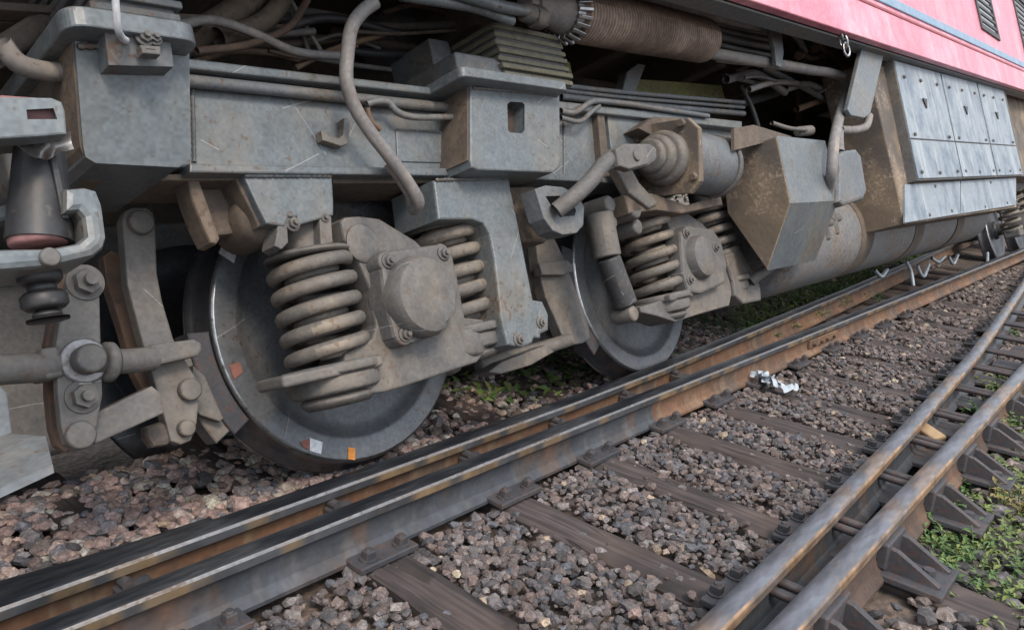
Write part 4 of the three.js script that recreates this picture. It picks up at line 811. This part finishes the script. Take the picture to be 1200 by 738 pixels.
  mesh('valve', [chamfBar(P(1036, 112, 0.66), P(1042, 96, 0.66), 0.06, 0.015), chamfBar(P(1030, 96, 0.62), P(1050, 108, 0.62), 0.03, 0.008)], M.redPaint, B);
  { const c = P(988, 46, 0.86); mesh('chain', [0, 1, 2].map((k) => new THREE.TorusGeometry(0.032, 0.008, 8, 16).scale(0.7, 1.25, 1).rotateY(k * 1.2 + 0.3).translate(c.x + k * 0.012, c.y + 0.04 - k * 0.05, 0.86)), M.bright, B); }
  // pipes and conduits in the shade above the bogie
  pipe([[225, 74, 0.1], [268, 60, 0.05], [330, 64, 0], [352, 71, 0]], 0.013, M.copper);
  pipe([[180, 66, 0.15], [235, 38, 0.15], [285, 6, 0.15], [300, -10, 0.15]], 0.045, M.brown);
  pipe([[255, 44, 0.2], [300, 30, 0.2], [325, 8, 0.2], [334, -14, 0.2]], 0.032, M.brown);
  pipe([[335, 5, 0.05], [352, 38, 0.05], [366, 70, 0.05]], 0.008, M.hose); pipe([[340, 0, 0.1], [360, 34, 0.1], [380, 66, 0.1]], 0.008, M.hose);
  pipe([[345, 80, 0.15], [372, 66, 0.15], [402, 54, 0.15], [450, 40, 0.15]], 0.011, M.copper);
  pipe([[370, 68, 0], [430, 78, 0], [500, 86, 0]], 0.01, M.hose);
  mesh('air_reservoir', chamfBar(P(432, 52, -0.35), P(560, 20, -0.35), 0.13, 0.04, 32), M.paintB, B);
  mesh('air_reservoir', chamfBar(P(150, 40, -0.5), P(330, 20, -0.5), 0.16, 0.04, 32), M.paintB, B);
  pipe([[0, 50, 0.5], [18, 72, 0.48], [45, 82, 0.45], [95, 86, 0.42]], 0.022, M.hose, 'hose'); pipe([[-10, 66, 0.3], [30, 40, 0.25], [75, 10, 0.2]], 0.03, M.brown);
  mesh('tread_board', [0, 1, 2, 3].map((k) => rbox(-0.1, 0.55, 0.02 * k * 0, 0.02, k * 0.07, k * 0.07 + 0.062, 0.004)).map((g) => { const q = P(10, 20, 0.2); return g.rotateZ(0.1).translate(q.x - 0.05, q.y - 0.02, 0.0); }), M.brown, B);
  for (const [y, r] of [[100, 0.012], [106, 0.010], [113, 0.016]]) pipe([[657, y, 0.30], [720, y + 7, 0.30], [800, y + 14, 0.30], [872, y + 20, 0.30]], r, M.paintB);
  pipe([[657, 130, 0.42], [672, 132, 0.42], [684, 125, 0.42], [694, 119, 0.42], [730, 121, 0.42], [770, 127, 0.42], [830, 136, 0.42]], 0.013, M.paintB);
  pipe([[657, 138, 0.41], [680, 142, 0.41], [692, 132, 0.41], [702, 124, 0.41]], 0.011, M.paintB);
  pipe([[893, 78, 0.35], [930, 96, 0.35], [966, 116, 0.35]], 0.02, M.paintB); pipe([[934, 128, 0.3], [956, 120, 0.3], [978, 115, 0.3]], 0.022, M.copper);
  pipe([[868, 100, 0.25], [880, 122, 0.25], [889, 148, 0.25]], 0.014, M.dark); pipe([[848, 88, 0.2], [872, 94, 0.2], [900, 100, 0.2]], 0.014, M.hose);
  pipe([[850, 125, 0.1], [900, 112, 0.1], [940, 96, 0.1]], 0.03, M.dark); pipe([[935, 98, 0.05], [938, 128, 0.05], [936, 145, 0.05]], 0.03, M.rusty);
  pipe([[938, 62, 0.4], [952, 68, 0.4], [966, 62, 0.4], [975, 48, 0.4]], 0.02, M.rusty); pipe([[950, 40, 0.45], [960, 52, 0.45], [975, 66, 0.42], [992, 74, 0.4]], 0.022, M.rusty); pipe([[1000, 60, 0.5], [1010, 80, 0.5], [1006, 100, 0.5]], 0.02, M.rusty);
  for (const [x, y] of [[938, 66], [956, 58], [970, 56], [985, 66]]) { const q = P(x, y, 0.42); mesh('union_nut', bar(V3(q.x - 0.03, q.y, 0.42), V3(q.x + 0.03, q.y + 0.02, 0.42), 0.032, 0.032, 6, 6), M.copper, B); }
  mesh('support_strut', ex([[735, 84], [748, 74], [757, 76], [744, 110], [729, 110]], 0.2, 0.06, 0.006), M.paintB, B);

  mesh('olive_beam', ex([[742, 92], [800, 96], [846, 100], [850, 116], [800, 114], [742, 110]], 0.12, 0.06, 0.004), M.olive, B);
  mesh('olive_plate', ex([[628, 66], [668, 72], [672, 92], [640, 92]], 0.25, 0.04, 0.004), M.olive, B);
  mesh('cable', tubeP([[205, 30, 0.35], [250, 24, 0.3], [300, 40, 0.28], [345, 60, 0.28], [400, 66, 0.3]], 0.014, 8), M.hose, B); mesh('cable', tubeP([[230, 60, 0.3], [290, 52, 0.28], [340, 30, 0.26], [360, 0, 0.26]], 0.012, 8), M.rusty, B);
  for (let i = 0; i < 16; i++) {                           // more pipework and cabling under the floor
    const x = 210 + i * 17 + rr(-8, 8), n = rr(-0.1, 0.2), y = rr(14, 60), dx = rr(70, 150);
    mesh(i % 3 ? 'pipe' : 'cable', tubeP([[x, y, n], [x + dx * 0.4, y + rr(-14, 10), n], [x + dx, y + rr(-22, 12), n]], i % 3 ? rr(0.008, 0.02) : 0.007, 8), [M.brown, M.dusty, M.rusty, M.blackPaint][i % 4], B);
  }
  for (let i = 0; i < 14; i++) {
    const x = 840 + i * 10 + rr(-6, 6), n = rr(0.1, 0.45), y = rr(55, 120), dx = rr(30, 70);
    mesh(i % 3 ? 'pipe' : 'cable', tubeP([[x, y, n], [x + dx * 0.5, y + rr(-10, 14), n], [x + dx, y + rr(-16, 24), n]], i % 3 ? rr(0.012, 0.026) : 0.009, 8), [M.hose, M.dusty, M.rusty, M.paintB][i % 4], B);
  }
  // added plate and box, out of the picture, that keep the light out from under the floor
  mesh('light_block_plate', rbox(-3.16, -3.1, -0.32, edge(-3.1) + 0.3, -2.0, 0.5, 0.01), M.paintB, B);
  mesh('filler_box', rbox(-2.28, 2.4, 0.1, edge(0) + 0.34, -2.08, -1.75, 0.02), M.brown, B);  // added to block light and sky from the far side
  mesh('filler_box', rbox(uEnd + 0.35, uEnd + 4.0, 0.35, edge(uEnd) + 0.3, -0.6, 0.66, 0.03), M.spatter, B);  // brown box seen beyond the cupboard, also closes a sky gap
  // white straps dangling behind the tank
  for (const pts of [[[1062, 306], [1068, 318], [1071, 335]], [[1075, 311], [1082, 324], [1089, 310]], [[1025, 316], [1033, 324], [1040, 316]], [[1112, 300], [1117, 309], [1123, 299]], [[1092, 302], [1100, 307], [1107, 301]], [[1158, 296], [1158, 306], [1156, 318]]])
    mesh('dangling_strap', tubeP(pts.map(([x, y]) => [x, y, 0.1]), 0.017, 8), M.panel, B);
}
// the bogie at the other end, far along the track
{
  const R = vehicle('bogie', 'far bogie with two wheels standing on the rails beyond the fuel tank', 'bogie');
  const q = P(1166, 266, 0), x1 = q.x, x2 = q.x + 1.85;
  for (const x of [x1, x2]) { makeWheel(R, x, q.y - 0.05, 0, false, true); makeWheel(R, x, q.y - 0.05, -1.21, true, false); mesh('axle', chamfBar(V3(x, q.y - 0.05, -1.2), V3(x, q.y - 0.05, 0.3), 0.085), M.paintB, R); }
  mesh('side_frame', rbox(x1 - 0.9, x2 + 0.9, q.y + 0.45, q.y + 0.75, 0.1, 0.35, 0.03), M.dusty, R);
  for (const x of [x1, x2]) {
    for (const dx of [-0.3, 0.3]) mesh('coil_spring', coil(x + dx, q.y - 0.1, q.y + 0.45, 0.25, 0.11, 6, 0.026), M.spring, R);
    mesh('axle_box', [rbox(x - 0.42, x + 0.42, q.y - 0.2, q.y - 0.08, 0.15, 0.36, 0.03), chamfBar(V3(x, q.y - 0.05, 0.2), V3(x, q.y - 0.05, 0.44), 0.15, 0.03)], M.dusty, R);
  }
}
// ---------------------------------------------------------------- plants
function leafGeo(list, L, W) {                           // pointed, folded leaves: four triangles each
  const pos = [];
  const e = new THREE.Euler(), m = new THREE.Matrix4(), v = V3();
  for (const [x, y, z, s, rx, ry, rz] of list) {
    m.makeRotationFromEuler(e.set(rx, ry, rz, 'YXZ'));
    const pts = [[0, 0, 0], [W * 0.5, 0.10 * L, L * 0.45], [0, 0, L * 0.5], [-W * 0.5, 0.10 * L, L * 0.45], [0, -0.06 * L, L]].map(([a, b, c]) => v.set(a * s, b * s, c * s).applyMatrix4(m).clone().add(V3(x, y, z)));
    for (const [a, b, c] of [[0, 1, 2], [0, 2, 3], [2, 1, 4], [3, 2, 4]]) for (const k of [a, b, c]) pos.push(pts[k].x, pts[k].y, pts[k].z);
  }
  const g = new THREE.BufferGeometry(); g.setAttribute('position', new THREE.Float32BufferAttribute(pos, 3)); g.computeVertexNormals(); return g;
}
function weed(px, py, h, spread, nStem, mt, label, group) {
  const q = onGround(px, py, -0.03), t = thing('weed', label, 'weed', group); t.position.set(q.x, groundY(q.x, q.z) - 0.01, q.z);
  const st = [], lf = [];
  for (let i = 0; i < nStem; i++) {
    const a = rr(0, 6.28), r = spread * Math.sqrt(rnd()), hh = h * rr(0.5, 1.1), bx = r * 0.5 * Math.cos(a), bz = r * 0.5 * Math.sin(a), tx = r * 1.2 * Math.cos(a), tz = r * 1.2 * Math.sin(a);
    st.push(tube([V3(bx, 0, bz), V3((bx + tx) / 2, hh * 0.6, (bz + tz) / 2), V3(tx, hh, tz)], 0.0018, 4, 3));
    const K = 10 + Math.floor(rnd() * 7);
    for (let k = 0; k < K; k++) { const f = 0.25 + 0.8 * k / K; lf.push([bx + (tx - bx) * f, hh * Math.min(1, f * 1.05), bz + (tz - bz) * f, rr(0.4, 1.4), rr(-0.8, 0.4), rr(0, 6.28), rr(-0.4, 0.4)]); }
  }
  mesh('stem', st, M.leafD, t); mesh('leaves', leafGeo(lf, 0.027, 0.012), mt, t);
}
const W = [[1094, 604, 0.13, 0.10, 26, 'leafA', 'small leafy weed growing against the check rail beside a gusset'], [1118, 640, 0.07, 0.18, 28, 'leafB', 'low pale weed mat beside the check rail gussets'], [1150, 655, 0.09, 0.24, 52, 'leafA', 'dense weed patch spreading from the check rail chairs'], [1188, 640, 0.09, 0.22, 50, 'leafB', 'wide low weed mat at the edge of the dense patch'], [1088, 690, 0.05, 0.1, 14, 'leafA', 'tiny weed sprouting at a chair end'], [1196, 600, 0.10, 0.12, 24, 'leafC', 'dry yellowing weed tuft behind the wide mat'],
  [1176, 492, 0.12, 0.2, 60, 'leafA', 'bright weed clump beside the far check rail chairs'], [1150, 520, 0.07, 0.16, 40, 'leafB', 'thin weed among dark slabs past the check rail'], [1194, 540, 0.08, 0.16, 36, 'leafA', 'low weed among loose slabs right of the chairs'.replace('right of', 'behind')], [1120, 470, 0.06, 0.08, 10, 'leafA', 'small weed between curving rail and check rail'], [1170, 440, 0.06, 0.12, 14, 'leafB', 'flat weed beside the curving rail far up the track'], [1196, 395, 0.07, 0.14, 14, 'leafA', 'far weed tuft by the check rail end'],
  [308, 560, 0.05, 0.06, 8, 'leafA', 'tiny weed in the pink stones by the big wheel'], [640, 446, 0.03, 0.08, 7, 'leafA', 'low weed in brown stones between the two wheels'], [548, 452, 0.03, 0.06, 5, 'leafA', 'sparse weed in brown stones behind the first wheel'], [220, 585, 0.03, 0.05, 6, 'leafB', 'tiny sprout among pink stones before the brake rigging'], [1020, 350, 0.08, 0.15, 16, 'leafD', 'dark weed between the two rails near the straps'], [1140, 322, 0.08, 0.15, 12, 'leafD', 'far dark weed where the rails close up']];
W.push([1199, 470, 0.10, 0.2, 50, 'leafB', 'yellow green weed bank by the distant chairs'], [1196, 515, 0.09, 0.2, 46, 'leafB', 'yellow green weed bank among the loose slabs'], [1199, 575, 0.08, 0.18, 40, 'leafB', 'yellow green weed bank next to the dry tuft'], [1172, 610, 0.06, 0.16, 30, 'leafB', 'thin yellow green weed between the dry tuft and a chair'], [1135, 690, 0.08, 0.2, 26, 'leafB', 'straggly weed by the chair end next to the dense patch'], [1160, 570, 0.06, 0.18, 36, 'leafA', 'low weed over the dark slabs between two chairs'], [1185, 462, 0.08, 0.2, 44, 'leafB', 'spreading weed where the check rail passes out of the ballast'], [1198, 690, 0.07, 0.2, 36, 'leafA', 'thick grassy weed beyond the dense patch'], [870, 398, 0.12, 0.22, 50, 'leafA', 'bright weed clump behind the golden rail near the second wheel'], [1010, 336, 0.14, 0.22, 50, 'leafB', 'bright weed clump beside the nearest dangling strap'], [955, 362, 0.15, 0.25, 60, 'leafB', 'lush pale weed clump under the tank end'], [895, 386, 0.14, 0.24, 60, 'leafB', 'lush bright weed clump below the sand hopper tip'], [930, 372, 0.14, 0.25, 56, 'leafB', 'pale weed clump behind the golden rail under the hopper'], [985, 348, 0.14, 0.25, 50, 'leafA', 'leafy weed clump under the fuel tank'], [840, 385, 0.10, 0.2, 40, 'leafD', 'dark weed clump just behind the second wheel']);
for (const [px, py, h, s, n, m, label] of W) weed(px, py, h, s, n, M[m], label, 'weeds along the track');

// ground cover beyond the train, and bushes behind it
{
  const lf = [[], [], [], []];
  for (let i = 0; i < 26000; i++) {
    const x = rr(2.6, 15), z = rr(-6.5, -2.25) , k = Math.floor(rnd() * 4), tall = 0.06 + 0.34 * Math.max(0, nz(x, z, 1.4, 12) + 0.25) * sm(-2.2, -3.2, z);
    if (z > zBack(x) - 0.16 || nz(x, z, 1.1, 15) < -0.25) continue;
    lf[k].push([x, groundY(x, z) + rr(0, tall), z, rr(0.7, 1.5), rr(-0.9, 0.3), rr(0, 6.28), rr(-0.5, 0.5)]);
  }
  const m = mesh('ground_cover', leafGeo(lf[0].concat(lf[1]), 0.06, 0.034), M.leafA, scene); tag(m, 'low green ground cover on the far side of the track', 'ground cover', null, 'stuff');
  const m2 = mesh('ground_cover', leafGeo(lf[2].concat(lf[3]), 0.055, 0.03), M.leafB, scene); tag(m2, 'pale green ground cover mixed along the far verge', 'ground cover', null, 'stuff');
}
function bush(x, z, r, h, mt, label, trunk) {
  const t = thing(trunk ? 'tree' : 'bush', label, trunk ? 'tree' : 'bush', trunk ? 'trees behind the train' : 'bushes behind the train'); t.position.set(x, -0.46, z);
  const lf = [], limbs = [], y0 = trunk ? h * 0.35 : 0, n = 26;
  limbs.push(bar(V3(0, 0, 0), V3(0.05, h * 0.6, 0.03), trunk ? 0.12 : 0.03, trunk ? 0.06 : 0.015, 8));
  for (let i = 0; i < n; i++) {
    const a = rr(0, 6.28), q = Math.sqrt(rnd()) * r, yy = y0 + (h - y0) * rr(0.05, 1), f = Math.sqrt(Math.max(0.1, 1 - ((yy - y0) / (h - y0) * 1.6 - 0.7) ** 2)), cx = q * f * Math.cos(a), cz = q * f * Math.sin(a), cr = r * rr(0.22, 0.4);
    limbs.push(bar(V3(0.03, Math.min(h * 0.55, yy * 0.6), 0.02), V3(cx, yy, cz), trunk ? 0.03 : 0.012, 0.006, 5));
    for (let k = 0; k < 130; k++) { const d = V3(rr(-1, 1), rr(-1, 1), rr(-1, 1)); if (d.length() > 1) continue; lf.push([cx + d.x * cr, yy + d.y * cr * 0.8, cz + d.z * cr, rr(0.7, 1.4), rr(-0.9, 0.6), rr(0, 6.28), rr(-0.6, 0.6)]); }
  }
  mesh(trunk ? 'trunk' : 'stems', limbs, M.bark, t); mesh(trunk ? 'crown' : 'foliage', leafGeo(lf, 0.11, 0.06), mt, t);
}
[[5.5, -7.2, 1.1, 1.8, 'leafA', 'green bush seen under the train beside the hopper'], [8.2, -7.6, 1.3, 2.2, 'leafB', 'paler bush behind the fuel tank'], [11.2, -7.4, 1.2, 1.9, 'leafD', 'dark bush behind the dangling white straps'], [14.5, -7.0, 1.3, 1.7, 'leafC', 'yellow leaved bush beyond the far bogie'], [18, -7.4, 1.4, 1.8, 'leafA', 'green bush farthest along the line']].forEach(([x, z, r, h, m, l]) => bush(x, z, r, h, M[m], l, false));
renderer.render(scene, camera);
